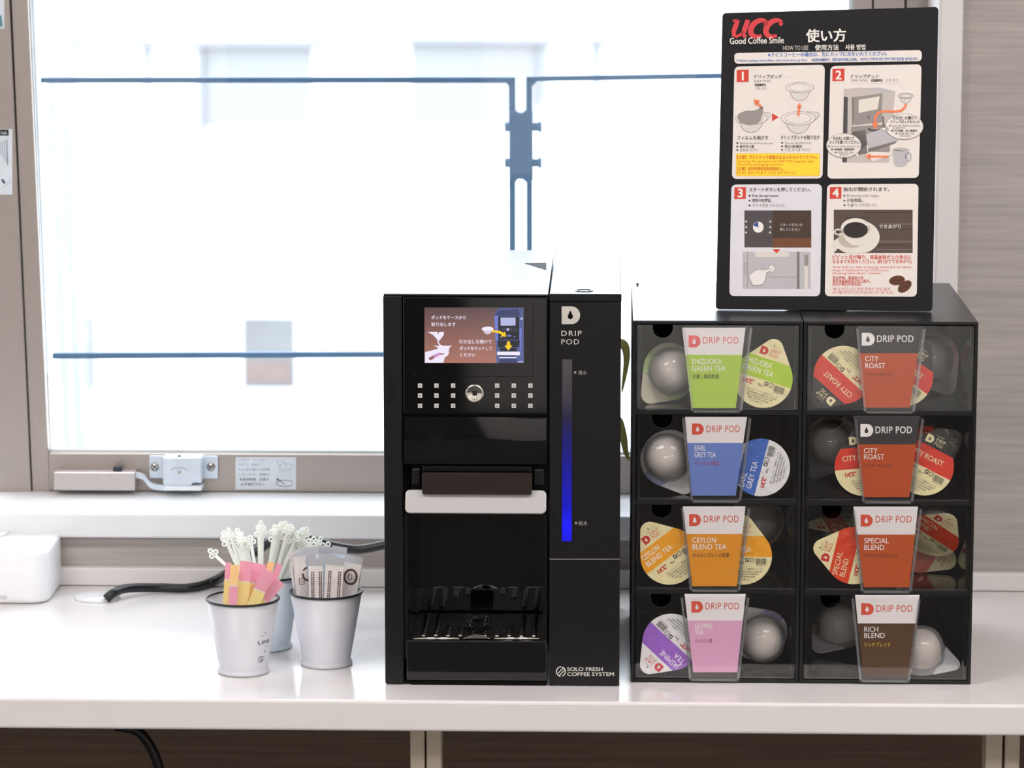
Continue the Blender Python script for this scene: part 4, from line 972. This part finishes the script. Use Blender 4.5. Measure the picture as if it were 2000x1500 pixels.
def db(k):
    num(k, 1626, 134.5, '2')
    k.text('ドリップポッド', 1662, 152.5, 8.6, 'p_ink', x1=1716, bold=.01); k.text('DRIP POD', 1662.5, 159.6, 6.6, 'p_mid', x1=1695); k.text('滴漏咖啡包', 1701, 159.4, 6.2, 'p_ink', x1=1724, bold=.02); k.text('드립 포드', 1730, 159, 6.2, 'p_mid', x1=1755)
    k.line([(1662, 163.6), (1750, 162.5), (1758, 164), (1763, 176)], .5, 'p_faint')
    # line drawing of the machine
    k.poly([(1648, 174), (1684, 171), (1724, 182), (1665, 190), (1648, 188)], 'p_faint'); k.poly([(1684, 172), (1718, 171), (1748, 178), (1724, 183)], 'p_steel')
    k.poly([(1648, 188), (1656, 190), (1654, 317), (1645, 317)], 'p_dark'); k.poly([(1656, 190), (1664, 190), (1662, 317), (1654, 317)], 'p_faint'); k.poly([(1664, 190), (1668, 190), (1667, 245), (1664, 245)], 'p_mid')
    k.poly([(1667, 190), (1724, 182), (1722, 239), (1668, 245)], 'p_grey'); k.poly([(1724, 183), (1748, 178), (1743, 250), (1723, 252)], 'p_faint')
    k.layer(2).poly([(1677, 195), (1718, 188), (1714, 213), (1677, 221)], 'p_cup').poly([(1667, 226), (1723, 218), (1723, 239), (1668, 244)], 'p_grey'); k.ell(1696, 229, 3, 3.4, 'board_white'); k.poly([(1723, 228), (1727, 226), (1727, 250), (1724, 252)], 'p_mid')
    k.layer(1).poly([(1662, 247), (1742, 242), (1746, 268), (1704, 278), (1664, 300)], 'p_grey'); k.poly([(1664, 258), (1690, 253), (1694, 300), (1664, 305)], 'p_mid')
    k.layer(2).ell(1712, 252, 17, 5, 'p_dark').layer(3).ell(1712, 250, 14, 3.2, 'p_grey')
    k.layer(3).poly([(1692, 262), (1728, 250), (1760, 270), (1752, 275), (1696, 290)], 'p_steel').poly([(1696, 290), (1752, 275), (1748, 280), (1695, 298)], 'p_mid'); k.poly([(1694, 298), (1738, 282), (1738, 296), (1690, 306)], 'p_grey')
    k.layer(2).poly([(1662, 306), (1738, 292), (1736, 317), (1660, 317)], 'p_faint').layer(4).poly([(1694, 299), (1700, 296), (1742, 298), (1741, 302), (1707, 315), (1690, 304)], 'board_white')
    # pod, mug and arrows
    bowl(k, 1769, 187, 15, 5.4, 13, 'p_light')
    k.layer(5).line([(1770, 203), (1767, 210), (1760, 216), (1748, 218), (1725, 217), (1714, 221), (1709, 231), (1709, 242)], 4.6, 'p_orange').poly([(1702.5, 240), (1716, 241), (1709, 253)], 'p_orange')
    k.line([(1735, 306), (1698, 306)], 4.2, 'p_orange').poly([(1700, 299.5), (1700, 312.5), (1689, 305)], 'p_orange')
    k.layer(5).poly([(1743, 292), (1775, 291), (1771, 320), (1764, 325), (1753, 325), (1747, 321)], 'p_steel').ell(1759, 292, 16, 4, 'p_faint'); k.ring(1774, 306, 5.4, 8, 2.4, 'p_steel')
    bubble(k, 1766, 247, 37, 25, [(1733, 247), (1718, 252), (1736, 255)], [('引き出しを開けて', 1744, 233, 7.4, 1790, 'p_ink'), ('ドリップポッドをセット', 1740, 240.6, 7.2, 1797, 'p_ink'), ('● Open the drawer and insert', 1736, 247, 5, 1797, 'p_mid'), ('the DRIP POD.', 1743, 251.4, 4.6, 1769, 'p_mid'), ('● 打开抽屉，放入滴漏包', 1741, 257, 5, 1791, 'p_ink'), ('● 서랍을 열고 드립', 1749, 262.6, 4.8, 1785, 'p_mid'), ('포드를 넣는다', 1758, 267.2, 4.6, 1779, 'p_mid')])
    bubble(k, 1648, 284, 34, 23.5, [(1668, 300), (1677, 309), (1676, 296)], [('引き出しを閉じて', 1627, 273, 7.4, 1668, 'p_ink'), ('カップを置いてください。', 1620, 280.4, 7.2, 1679, 'p_ink'), ('● Close the drawer and place a cup.', 1617, 287.2, 4.8, 1680, 'p_mid'), ('● 关闭抽屉，放置咖啡杯', 1623.5, 293.6, 5, 1669, 'p_ink'), ('● 서랍을 닫고 컵을', 1630, 299.6, 4.8, 1666, 'p_mid'), ('놓으십시오.', 1640, 304, 4.6, 1658, 'p_mid')])
panel('instruction_panel', ((1622, 129), (1800, 125.5), (1794.5, 347.5), (1616, 349)), 9, 'board_white', db)
def dc(k):
    num(k, 1434.5, 366, '3', 22.5)
    k.text('スタートボタンを押してください。', 1463, 373.6, 8.8, 'p_ink', x1=1583, bold=.014)
    bullets(k, 1464, (384.8, 394.2, 403.8), (('Press the start button.', 1521), ('请按开始按钮。', 1507), ('시작 버튼을 누르십시오.', 1534)), ('p_ink', 'p_ink', 'p_mid'), 7.4)
    k.rect(1454, 411, 1509, 483, 'p_dark').rect(1509, 411, 1584.5, 483.5, 'p_umber').layer(2)
    for i in range(6): k.rect(1509, 447 + i * 6, 1584.5, 453.2 + i * 6, 'p_brown' if i > 2 else 'p_umber')
    k.line([(1454, 464.5), (1509, 464.5)], .8, 'p_ink'); k.ell(1481, 443.5, 10.5, 10.8, 'p_text').layer(3).poly([(1481, 443.5), (1471.5, 441), (1473, 437), (1478, 433.5), (1481, 433)], 'p_navy'); k.ell(1481, 443.5, 1.6, 1.6, 'p_steel')
    for i, j in ((1457.5, 432.5), (1457.5, 443.5), (1457, 454), (1504.5, 432.5), (1504.5, 443.5), (1504, 454)): k.ell(i, j, 2, 2, 'p_cup', 8)
    k.text('スタートボタンを', 1524, 441.5, 6.4, 'p_light', x1=1567); k.text('押してください', 1523.5, 450.6, 6.4, 'p_light', x1=1562)
    k.poly([(1509, 486.5), (1524, 486.5), (1516.5, 495)], 'p_red').layer(1)
    k.rect(1450.5, 491.5, 1583, 564, 'p_steel').layer(2); k.line([(1460, 491.5), (1460, 564)], 1, 'p_grey'); k.line(rr(1453.5, 514, 1457.5, 535, 2), 1, 'p_grey', closed=True)
    k.poly([(1474, 491.5), (1541, 491.5), (1541, 501.5), (1475, 502.5)], 'p_light'); k.rect(1556.5, 491.5, 1561.5, 564, 'p_mid'); k.rect(1571, 497.5, 1578.5, 519, 'p_grey').rect(1571, 519, 1578, 564, 'p_light'); k.line([(1496, 541), (1557, 541)], .8, 'p_grey')
    k.ring(1507, 524.5, 6.2, 7, 1, 'p_grey').ell(1507, 524.5, 6, 6.8, 'p_skin')
    H_ = [(1462, 539), (1472, 530), (1480, 526), (1486, 526), (1490, 528), (1501, 525), (1505, 524), (1507, 526), (1505, 529), (1497, 532), (1496, 540), (1494, 548), (1490, 555), (1484, 556.5), (1470, 557)]
    k.layer(3).poly(H_, 'p_skin').layer(4).line(H_, .9, 'p_grey', closed=True).layer(1)
panel('instruction_panel', ((1428.5, 360.5), (1605.5, 359.5), (1602, 578.5), (1424.5, 578)), 9, 'board_white_cool', dc)
def dd(k):
    num(k, 1621, 365.5, '4', 22.5)
    k.text('抽出が開始されます。', 1647, 373, 9, 'p_ink', x1=1737, bold=.014)
    bullets(k, 1649, (384.6, 394.2, 403.4), (('Brewing will begin.', 1718), ('开始萃取。', 1685), ('추출이 시작됩니다.', 1713)), s=7.6)
    k.rect(1628.5, 409.5, 1782.5, 494, 'p_wood').layer(2)
    for y, a, c, h in ((414, 1690, 1780, 2), (436, 1720, 1782, 3), (446, 1716, 1782, 2), (470, 1700, 1782, 4), (478, 1690, 1770, 2), (424, 1650, 1700, 2), (486, 1712, 1782, 3)): k.rect(a, y, c, y + h, 'p_woodlight' if h > 2 else 'p_umber')
    pl_ = [(1672 + 46 * math.cos(R_(a)), 463 + 34 * math.sin(R_(a))) for a in range(-70, 150, 10)]
    pl_ = [(min(max(x, 1628.5), 1782.5), min(y, 494)) for x, y in pl_] + [(1628.5, 494), (1628.5, 470)]
    k.layer(3).poly(pl_, 'p_cup'); k.layer(4).ell(1663, 466, 26, 18, 'p_cupshade')
    k.layer(5).poly([(1642, 448), (1700, 440), (1697, 462), (1690, 474), (1678, 480), (1664, 479), (1653, 470), (1645, 458)], 'p_cup'); k.ell(1671, 446, 29, 20, 'p_cup', 32); k.ring(1637, 453, 7, 5, 3, 'p_cup', 20, 30, 330)
    k.layer(6).ell(1671, 449, 24, 15.5, 'p_coffee', 32); k.line([(1657, 441), (1668, 437), (1682, 438)], 1.2, 'p_umber')
    k.layer(7).text('できあがり', 1717, 446, 9.4, 'p_text', x1=1759, bold=.006).layer(1)
    k.text('ピピッと音が鳴り、液晶画面が上の表示に', 1626, 505.5, 9, 'p_red', x1=1780, bold=.016); k.text('なるまでお待ちください。(約1分でできあがり)', 1626, 514, 9, 'p_red', x1=1780, bold=.014)
    k.text('Wait until you hear a beeping sound and the above', 1626, 523.6, 6.6, 'p_red', x1=1780); k.text('image is displayed on the LCD screen.', 1626, 529.6, 6.6, 'p_red', x1=1737); k.text('(Brewing takes about 1 minute.)', 1626, 535.6, 6.6, 'p_red', x1=1722)
    k.text('发出声响、液晶显示如', 1626, 545, 7, 'p_red', x1=1686, bold=.012); k.text('直至液晶画面显示如上图片。', 1626, 551.6, 7, 'p_red', x1=1700, bold=.012); k.text('(约1分钟后冲泡完成)', 1626, 557.8, 7, 'p_red', x1=1682, bold=.012)
    k.text('삐 소리가 나고 액정 화면이 위와 같이', 1628, 567, 6.8, 'p_red', x1=1738); k.text('표시될 때까지 기다리십시오.(약 1분 소요)', 1626, 573.4, 6.8, 'p_red', x1=1744)
    for cx, cy, a in ((1752, 547.5, -8), (1767, 559.5, -38)):
        ca, sa = math.cos(R_(a)), math.sin(R_(a)); f = lambda u, v: (cx + u * ca - v * sa, cy + u * sa + v * ca)
        k.layer(2).poly([f(15.5 * math.cos(R_(t)), 9.4 * math.sin(R_(t))) for t in range(0, 360, 12)], 'p_bean').layer(3).line([f(-13, 1), f(-5, -1.5), f(4, 1.2), f(13, -.6)], 1.4, 'p_beandark')
    k.layer(1)
panel('instruction_panel', ((1615.5, 360), (1794, 359), (1790.5, 579.5), (1611, 578.5)), 9, 'board_white', dd)
M('acorn', (20, 22, 24), .4)
c = onZ(1245, 557, zct + .001); b = MB(); b.lathe([(0, .0026), (.0012, .0024), (.0016, .0012), (.001, 0)], 'acorn', c, 12); b.build('pin_head', label='tiny dark pin on the back edge of the tea cabinet', cat='pin')

# ------------------------------------------------------------------ tin cups and what stands in them
M('enamel', (202, 202, 210), .38, spec=.4, var=.01); M('enamel_rim', (14, 15, 18), .45, spec=.3); M('enamel_cool', (214, 224, 232), .38, spec=.4, var=.01); M('cup_ink', (70, 70, 76), .5)
def tin(px, py, rim_r, base_r, h, label, mat='enamel', name='tin_cup'):
    p = onZ(px, py, ZC); c = Vector((p.x, p.y + base_r, ZC + .0004))
    r = thing(name, c, label, 'cup', group='white tin cups by the coffee machine')
    b = MB(); t = .0008; br = base_r * .94
    b.lathe([(0, .002), (br - .001, .002), (base_r, .0), (base_r + .0006, .0018), (base_r - .0004, .0042), (br, .0062), (rim_r - .001, h - .0015), (rim_r - .001 - t, h - .0015), (br - t, .0075), (0, .0068)], mat, c, 64)
    b.build('body', r)
    b = MB(); b.lathe([(rim_r - .001 + .0015 * math.cos(R_(a)), h + .0013 * math.sin(R_(a))) for a in range(0, 361, 45)], 'enamel_rim', c, 64); b.build('rim', r)
    return r, c
mmpx = lambda px, Y, py=1200: (onY(1000 + px, py, Y) - onY(1000, py, Y)).x
yl_ = onZ(470, 1324, ZC).y; yr_ = onZ(634, 1308, ZC).y; yk_ = onZ(520, 1275, ZC).y
def height(px, pyrim, c_y): return onY(px, pyrim, c_y).z - ZC
rl, rb = mmpx(73, yl_), mmpx(50.5, yl_)
cupL, cL = tin(470.5, 1324, rl, rb, height(468, 1169, yl_ + rb), 'white tin cup with a black rim and small printed lettering, holding sugar sticks')
cupR, cR = tin(634, 1308.5, rl, rb * 1.0, height(630, 1155, yr_ + rb), 'plain white tin cup with a black rim, holding silver creamer sachets')
cupK, cK = tin(517, 1275, rl * .97, rb, height(517, 1122, yk_ + rb), 'pale tin cup standing behind the other two, full of stir sticks', 'enamel_cool')
HL, HR, HK = height(468, 1169, yl_ + rb), height(630, 1155, yr_ + rb), height(517, 1122, yk_ + rb)
# lettering that wraps round the side of the sugar cup
def cone(c, h, r0, r1):
    def mp(x, y, l=1):      # x: degrees round from the front towards +X, y: share of the height from the top
        z = h * (1 - y); rr_ = r0 + (r1 - r0) * (z - .006) / (h - .0075) + .00025 * l; a = R_(x - 90)
        return c + Vector((rr_ * math.cos(a), rr_ * math.sin(a), z))
    return mp
b = MB(); mpc = cone(cL, HL, rb * .94, rl - .001)
class K2(Ink): pass
k = K2(b, lambda x, y, l=1: mpc(x, y / 100, l))
k.text('UNI', 36, 56, 7.2, 'cup_ink', x1=66, bold=.01); k.line([(40, 44.5), (50, 44.5)], .5, 'cup_ink'); k.line([(55, 61), (66, 61)], .5, 'cup_ink'); k.text('A', 50, 42, 4, 'cup_ink', x1=54); k.text('1', 55, 69, 5, 'cup_ink', x1=57)
k.ring(46, 77, 6.5, 3.4, .8, 'cup_ink', 16); k.line([(41, 74.5), (48, 79)], .8, 'cup_ink'); k.line([(45, 82), (54, 80)], .7, 'cup_ink'); k.ring(53, 77, 4, 2.6, .6, 'cup_ink', 12)
b.build('lettering', cupL)
# sugar sticks
def into(c, rim_r, h, a, r_, most):
    """foot of a stick that runs from a over the rim point r_ down into the cup, kept clear of the wall"""
    v = Vector((r_.x - c.x, r_.y - c.y)); lim_ = rim_r - .0075
    if v.length > lim_: v *= lim_ / v.length
    r_ = Vector((c.x + v.x, c.y + v.y, ZC + h)); ax = (a - r_).normalized(); d = (a - r_).length; t_ = d + .012
    while t_ < most:
        p = a - ax * t_; z = p.z - ZC
        if z < .012 or math.hypot(p.x - c.x, p.y - c.y) > rb * .94 + (rim_r - rb * .94) * z / h - .0085: break
        t_ += .002
    return a - ax * t_, ax, t_
thin('stick_pink', (243, 178, 198), .3); thin('stick_yellow', (246, 229, 160), .3); thin('stick_peach', (248, 216, 160), .3); thin('stick_white', (246, 238, 234), .3)
def strip3(ctop, cbot, w_, th, cols, name, label, cat, group, face=Vector((0, -1, 0)), twist=0):
    """flat paper stick from cbot up to ctop; cols: list of (share from the top, material)"""
    ax = (ctop - cbot); L_ = ax.length; ax.normalize(); sd = ax.cross(face).normalized(); sd = (Matrix.Rotation(R_(twist), 3, ax) @ sd); nn_ = sd.cross(ax).normalized()
    if nn_.dot(face) < 0: nn_ = -nn_; sd = -sd
    b = MB(); f0 = 0
    for f1, m_ in cols:
        a, c = ctop - ax * L_ * f0, ctop - ax * L_ * f1
        th0 = th * (.25 if f0 == 0 else 1)
        q = [a - sd * w_ / 2 + nn_ * th0 / 2, a + sd * w_ / 2 + nn_ * th0 / 2, c + sd * w_ / 2 + nn_ * th / 2, c - sd * w_ / 2 + nn_ * th / 2]
        q2 = [a - sd * w_ / 2 - nn_ * th0 / 2, a + sd * w_ / 2 - nn_ * th0 / 2, c + sd * w_ / 2 - nn_ * th / 2, c - sd * w_ / 2 - nn_ * th / 2]
        b.add(q + q2, [(3, 2, 1, 0)[::-1], (4, 5, 6, 7)[::-1], (0, 1, 5, 4), (3, 2, 6, 7), (0, 4, 7, 3), (1, 2, 6, 5)], m_); f0 = f1
    return b, ax, sd, nn_, ctop
SUG = [  # top centre px, base centre px at the rim, width px, depth in the cup (m towards the window), colours, label
 (446, 1099, 442, 1180, 11, .006, [(.22, 'stick_pink'), (.235, 'stick_white'), (1, 'stick_yellow')], 'narrow sugar stick standing edge-on at the outer side of the bunch'),
 (459, 1103, 455, 1182, 17, -.012, [(.25, 'stick_peach'), (.265, 'stick_white'), (1, 'stick_pink')], 'upside-down sugar stick with its yellow end up and pink end down in the cup'),
 (481, 1096, 474, 1182, 23, -.004, [(.24, 'stick_pink'), (.255, 'stick_white'), (1, 'stick_yellow')], 'broad pink topped sugar stick, the tallest one standing straight in the bunch'),
 (507, 1101, 494, 1182, 27, .006, [(.24, 'stick_pink'), (.255, 'stick_white'), (1, 'stick_peach')], 'wide sugar stick with a pale pink top leaning behind the tilted one'),
 (530, 1098, 512, 1182, 13, .018, [(.15, 'stick_peach'), (1, 'stick_yellow')], 'sugar stick showing a short yellow end at the back of the bunch'),
 (524, 1114, 499, 1184, 24, -.010, [(.26, 'stick_pink'), (.275, 'stick_white'), (1, 'stick_yellow')], 'pink and yellow sugar stick tilted in front of the wide pale one'),
 (546, 1102, 523, 1182, 12, .012, [(.28, 'stick_pink'), (.295, 'stick_white'), (1, 'stick_yellow')], 'thin sugar stick between the tilted one and the stir sticks'),
 (548, 1135, 518, 1184, 20, .0, [(.3, 'stick_pink'), (.315, 'stick_white'), (1, 'stick_yellow')], 'short looking sugar stick leaning furthest over the rim towards the sachets'),
]
for tx, ty, bx, by, wp, dy, cols, lab in SUG:
    yy = cL.y + dy
    a = onY(tx, ty, yy); r_ = onY(bx, by, yy)
    bot, ax, t_ = into(cL, rl, HL, a, r_, .105)
    b, *_ = strip3(a, bot, mmpx(wp, yy), .0022, [(f * (1 if f == 1 else .9), m_) for f, m_ in cols], 'sugar_stick', lab, 'sugar stick', None)
    b.build('sugar_stick', label=lab, cat='sugar stick', group='sugar sticks in the lettered cup')
# creamer sachets
M('sachet_white', (222, 216, 214), .35, var=.03, bump=.2, scale=120); M('sachet_seal', (198, 198, 204), .35, metal=.3, var=.06); M('sachet_brown', (84, 56, 44), .5); M('sachet_back', (190, 200, 212), .3, metal=.3, var=.05)
def sachet(tx, ty, bx, by, wp, dy, lab, style, yaw=0, grp='creamer sachets in the plain cup'):
    yy = cR.y + dy; a = onY(tx, ty, yy); r_ = onY(bx, by, yy)
    bot, ax, t_ = into(cR, rl, HR, a, r_, .12)
    f = Matrix.Rotation(R_(yaw), 3, 'Z') @ Vector((0, -1, 0)); w_ = mmpx(wp, yy)
    b, ax, sd, n_, ct_ = strip3(a - ax * .010, bot, w_, .0036, [(.12, style[0]), (1, style[0])], '', '', '', None, face=f)
    # crimped seal with a saw-tooth edge
    n = 10; pts = [a - ax * .0105 - sd * w_ / 2, a - ax * .0105 + sd * w_ / 2]
    for i in range(n + 1): pts.append(a + sd * w_ * (.5 - i / n)); pts.append(a - ax * .0018 + sd * w_ * (.5 - (i + .5) / n)) if i < n else None
    b.prism([p + n_ * .0003 for p in pts], -n_ * .0006, style[1])
    L_ = t_
    k = Ink(b, lambda x, y, l=1: a - ax * y + sd * x + n_ * (.0019 + .0001 * l) - n_ * max(0, .0014 * (1 - (y - .010) / .0125)) * (1 if y < .0225 else 0))
    if style[2] == 'text':
        for i, x in enumerate((-.32, .22)):
            for r in range(13):
                for q4 in range(2): k.rect(x * w_ + q4 * .0021, .0165 + r * .0026, x * w_ + q4 * .0021 + .0014, .0165 + r * .0026 + .0018 + (r % 3) * .0002, 'sachet_brown')
        k.line([(0, .001), (0, .055)], .0003, 'sachet_seal')
    elif style[2] == 'logo':
        k.ring(.0, .026, .0072, .0084, .0028, 'sachet_brown', 30); k.line([(-.003, .021), (-.0034, .029), (.001, .031), (.003, .027), (.006, .029)], .0007, 'sachet_brown'); k.ring(-.0005, .026, .0022, .003, .0008, 'sachet_brown', 14); k.ring(-.005, .041, .003, .003, .0004, 'foil_orange', 12)
    elif style[2] == 'mark':
        k.line(rr(-.003, .026, .003, .033, .001), .0007, 'sachet_brown', closed=True); k.text('プラ', -.0022, .031, .0034, 'sachet_brown', x1=.0022)
        k.ring(.008, .022, .006, .0075, .0022, 'sachet_brown', 16, 90, 270)
    return b.build('creamer_sachet', label=lab, cat='sachet', group=grp)
SW = ('sachet_white', 'sachet_seal', 'text'); SB_ = ('sachet_back', 'sachet_seal', None)
sachet(584, 1072, 586, 1158, 26, .030, 'pale creamer sachet at the back of the plain cup nearest the stir sticks', SB_, 20)
sachet(608, 1067, 606, 1158, 30, .034, 'pale creamer sachet at the back of the plain cup with a flat top edge', SB_, 8)
sachet(636, 1066, 632, 1158, 32, .036, 'pale creamer sachet at the middle of the back row in the plain cup', SB_, 0)
sachet(664, 1066, 655, 1158, 30, .032, 'pale creamer sachet at the back of the plain cup nearest the coffee machine', SB_, -10)
sachet(604, 1082, 606, 1158, 24, .018, 'creamer sachet in the second row near the stir sticks', SB_, 14)
sachet(640, 1080, 636, 1158, 26, .020, 'creamer sachet hidden behind the two front printed ones', SB_, -6)
sachet(571, 1080, 574, 1160, 15, .008, 'narrow creamer sachet at the side of the plain cup by the stir sticks', ('sachet_white', 'sachet_white', None), 45)
sachet(585, 1086, 590, 1164, 24, -.006, 'creamer sachet with a recycling mark at the front of the plain cup', ('sachet_white', 'sachet_white', 'mark'), 24)
sachet(616, 1089, 617, 1166, 28, -.018, 'creamer sachet with two brown text columns at the front middle', SW, 8)
sachet(655, 1088, 651, 1166, 36, -.020, 'creamer sachet with a grey crimped top, in front by the round logo', SW, -6)
sachet(693, 1084, 680, 1160, 36, -.002, 'creamer sachet with a round brown logo leaning towards the coffee machine', ('sachet_white', 'sachet_seal', 'logo'), -10)
# stir sticks
thin('stir_plastic', (250, 251, 246), .45)
b = MB(); Ls = .125
b.prism([Vector((x, 0, z)) for x, z in ((-.0022, 0), (.0022, 0), (.0018, Ls - .012), (-.0018, Ls - .012))], (0, .0016, 0), 'stir_plastic')
for cx, cz in ((0, Ls - .004), (-.0034, Ls - .0095), (.0034, Ls - .0095)):
    ri, ro = .0014, .0032; n = 14; V = []; F = []
    for i in range(n):
        a_ = 2 * math.pi * i / n
        for rr_, y in ((ri, 0), (ro, 0), (ro, .0016), (ri, .0016)): V.append((cx + rr_ * math.cos(a_), y, cz + rr_ * math.sin(a_)))
    for i in range(n):
        j = (i + 1) % n
        for q4 in range(4): F.append((i * 4 + q4, i * 4 + (q4 + 1) % 4, j * 4 + (q4 + 1) % 4, j * 4 + q4))
    b.add(V, F, 'stir_plastic')
proto = b.build('stir_stick', origin=(0, 0, 0), cat='stir stick', label='x')
tops = [(411, 1076, 0), (437, 1042, 1), (446, 1036, 1), (452, 1046, 1), (440, 1052, 1), (464, 1036, 2), (469, 1046, 2), (461, 1058, 2), (481, 1054, 2), (489, 1050, 2), (478, 1062, 2), (509, 1022, 3), (506, 1034, 3), (513, 1031, 3)]
rn = random.Random(5)
for i in range(22): tops.append((536 + 36 * rn.random(), 1020 + 22 * rn.random() + (6 if i % 3 else 0), 4))
for i in range(9): tops.append((570 + 30 * rn.random(), 1034 + 28 * rn.random(), 4))
tops += [(603, 1056, 5), (613, 1053, 5), (627, 1053, 5), (641, 1063, 5), (622, 1060, 5)]
labs = ['white stir stick leaning out apart from the rest over the sugar sticks', 'white stir stick in the small cluster next to the lone leaning one', 'white stir stick in the fan of the sugar cup side, above the pink sugar sticks', 'white stir stick in the tall upright trio', 'white stir stick in the dense bunch over the rear cup', 'white stir stick lying low behind the silver sachets']
for i, (tx, ty, g_) in enumerate(tops):
    o = proto if i == 0 else proto.copy()
    if i: C.objects.link(o)
    yy = cK.y + rn.uniform(-.012, .022); T_ = onY(tx, ty, yy)
    # each stick passes through the mouth of the rear cup
    mx_ = cK.x + max(-1, min(1, (tx - 530) / 95)) * rl * .72; rim = Vector((mx_, cK.y + max(-.02, min(.02, (yy - cK.y) * .8)), ZC + HK - .002))
    ax = (T_ - rim).normalized(); z_ = ax; x_ = Vector((1, 0, 0)); x_ = (x_ - z_ * x_.dot(z_)).normalized(); x_ = Matrix.Rotation(R_(rn.uniform(-35, 35)), 3, z_) @ x_; y_ = z_.cross(x_)
    Ro = Matrix((x_, y_, z_)).transposed()
    o.matrix_world = Matrix.Translation(T_ - ax * (Ls - .004)) @ Ro.to_4x4()
    props(o, labs[g_], 'stir stick', 'stir sticks: ' + labs[g_][17:])
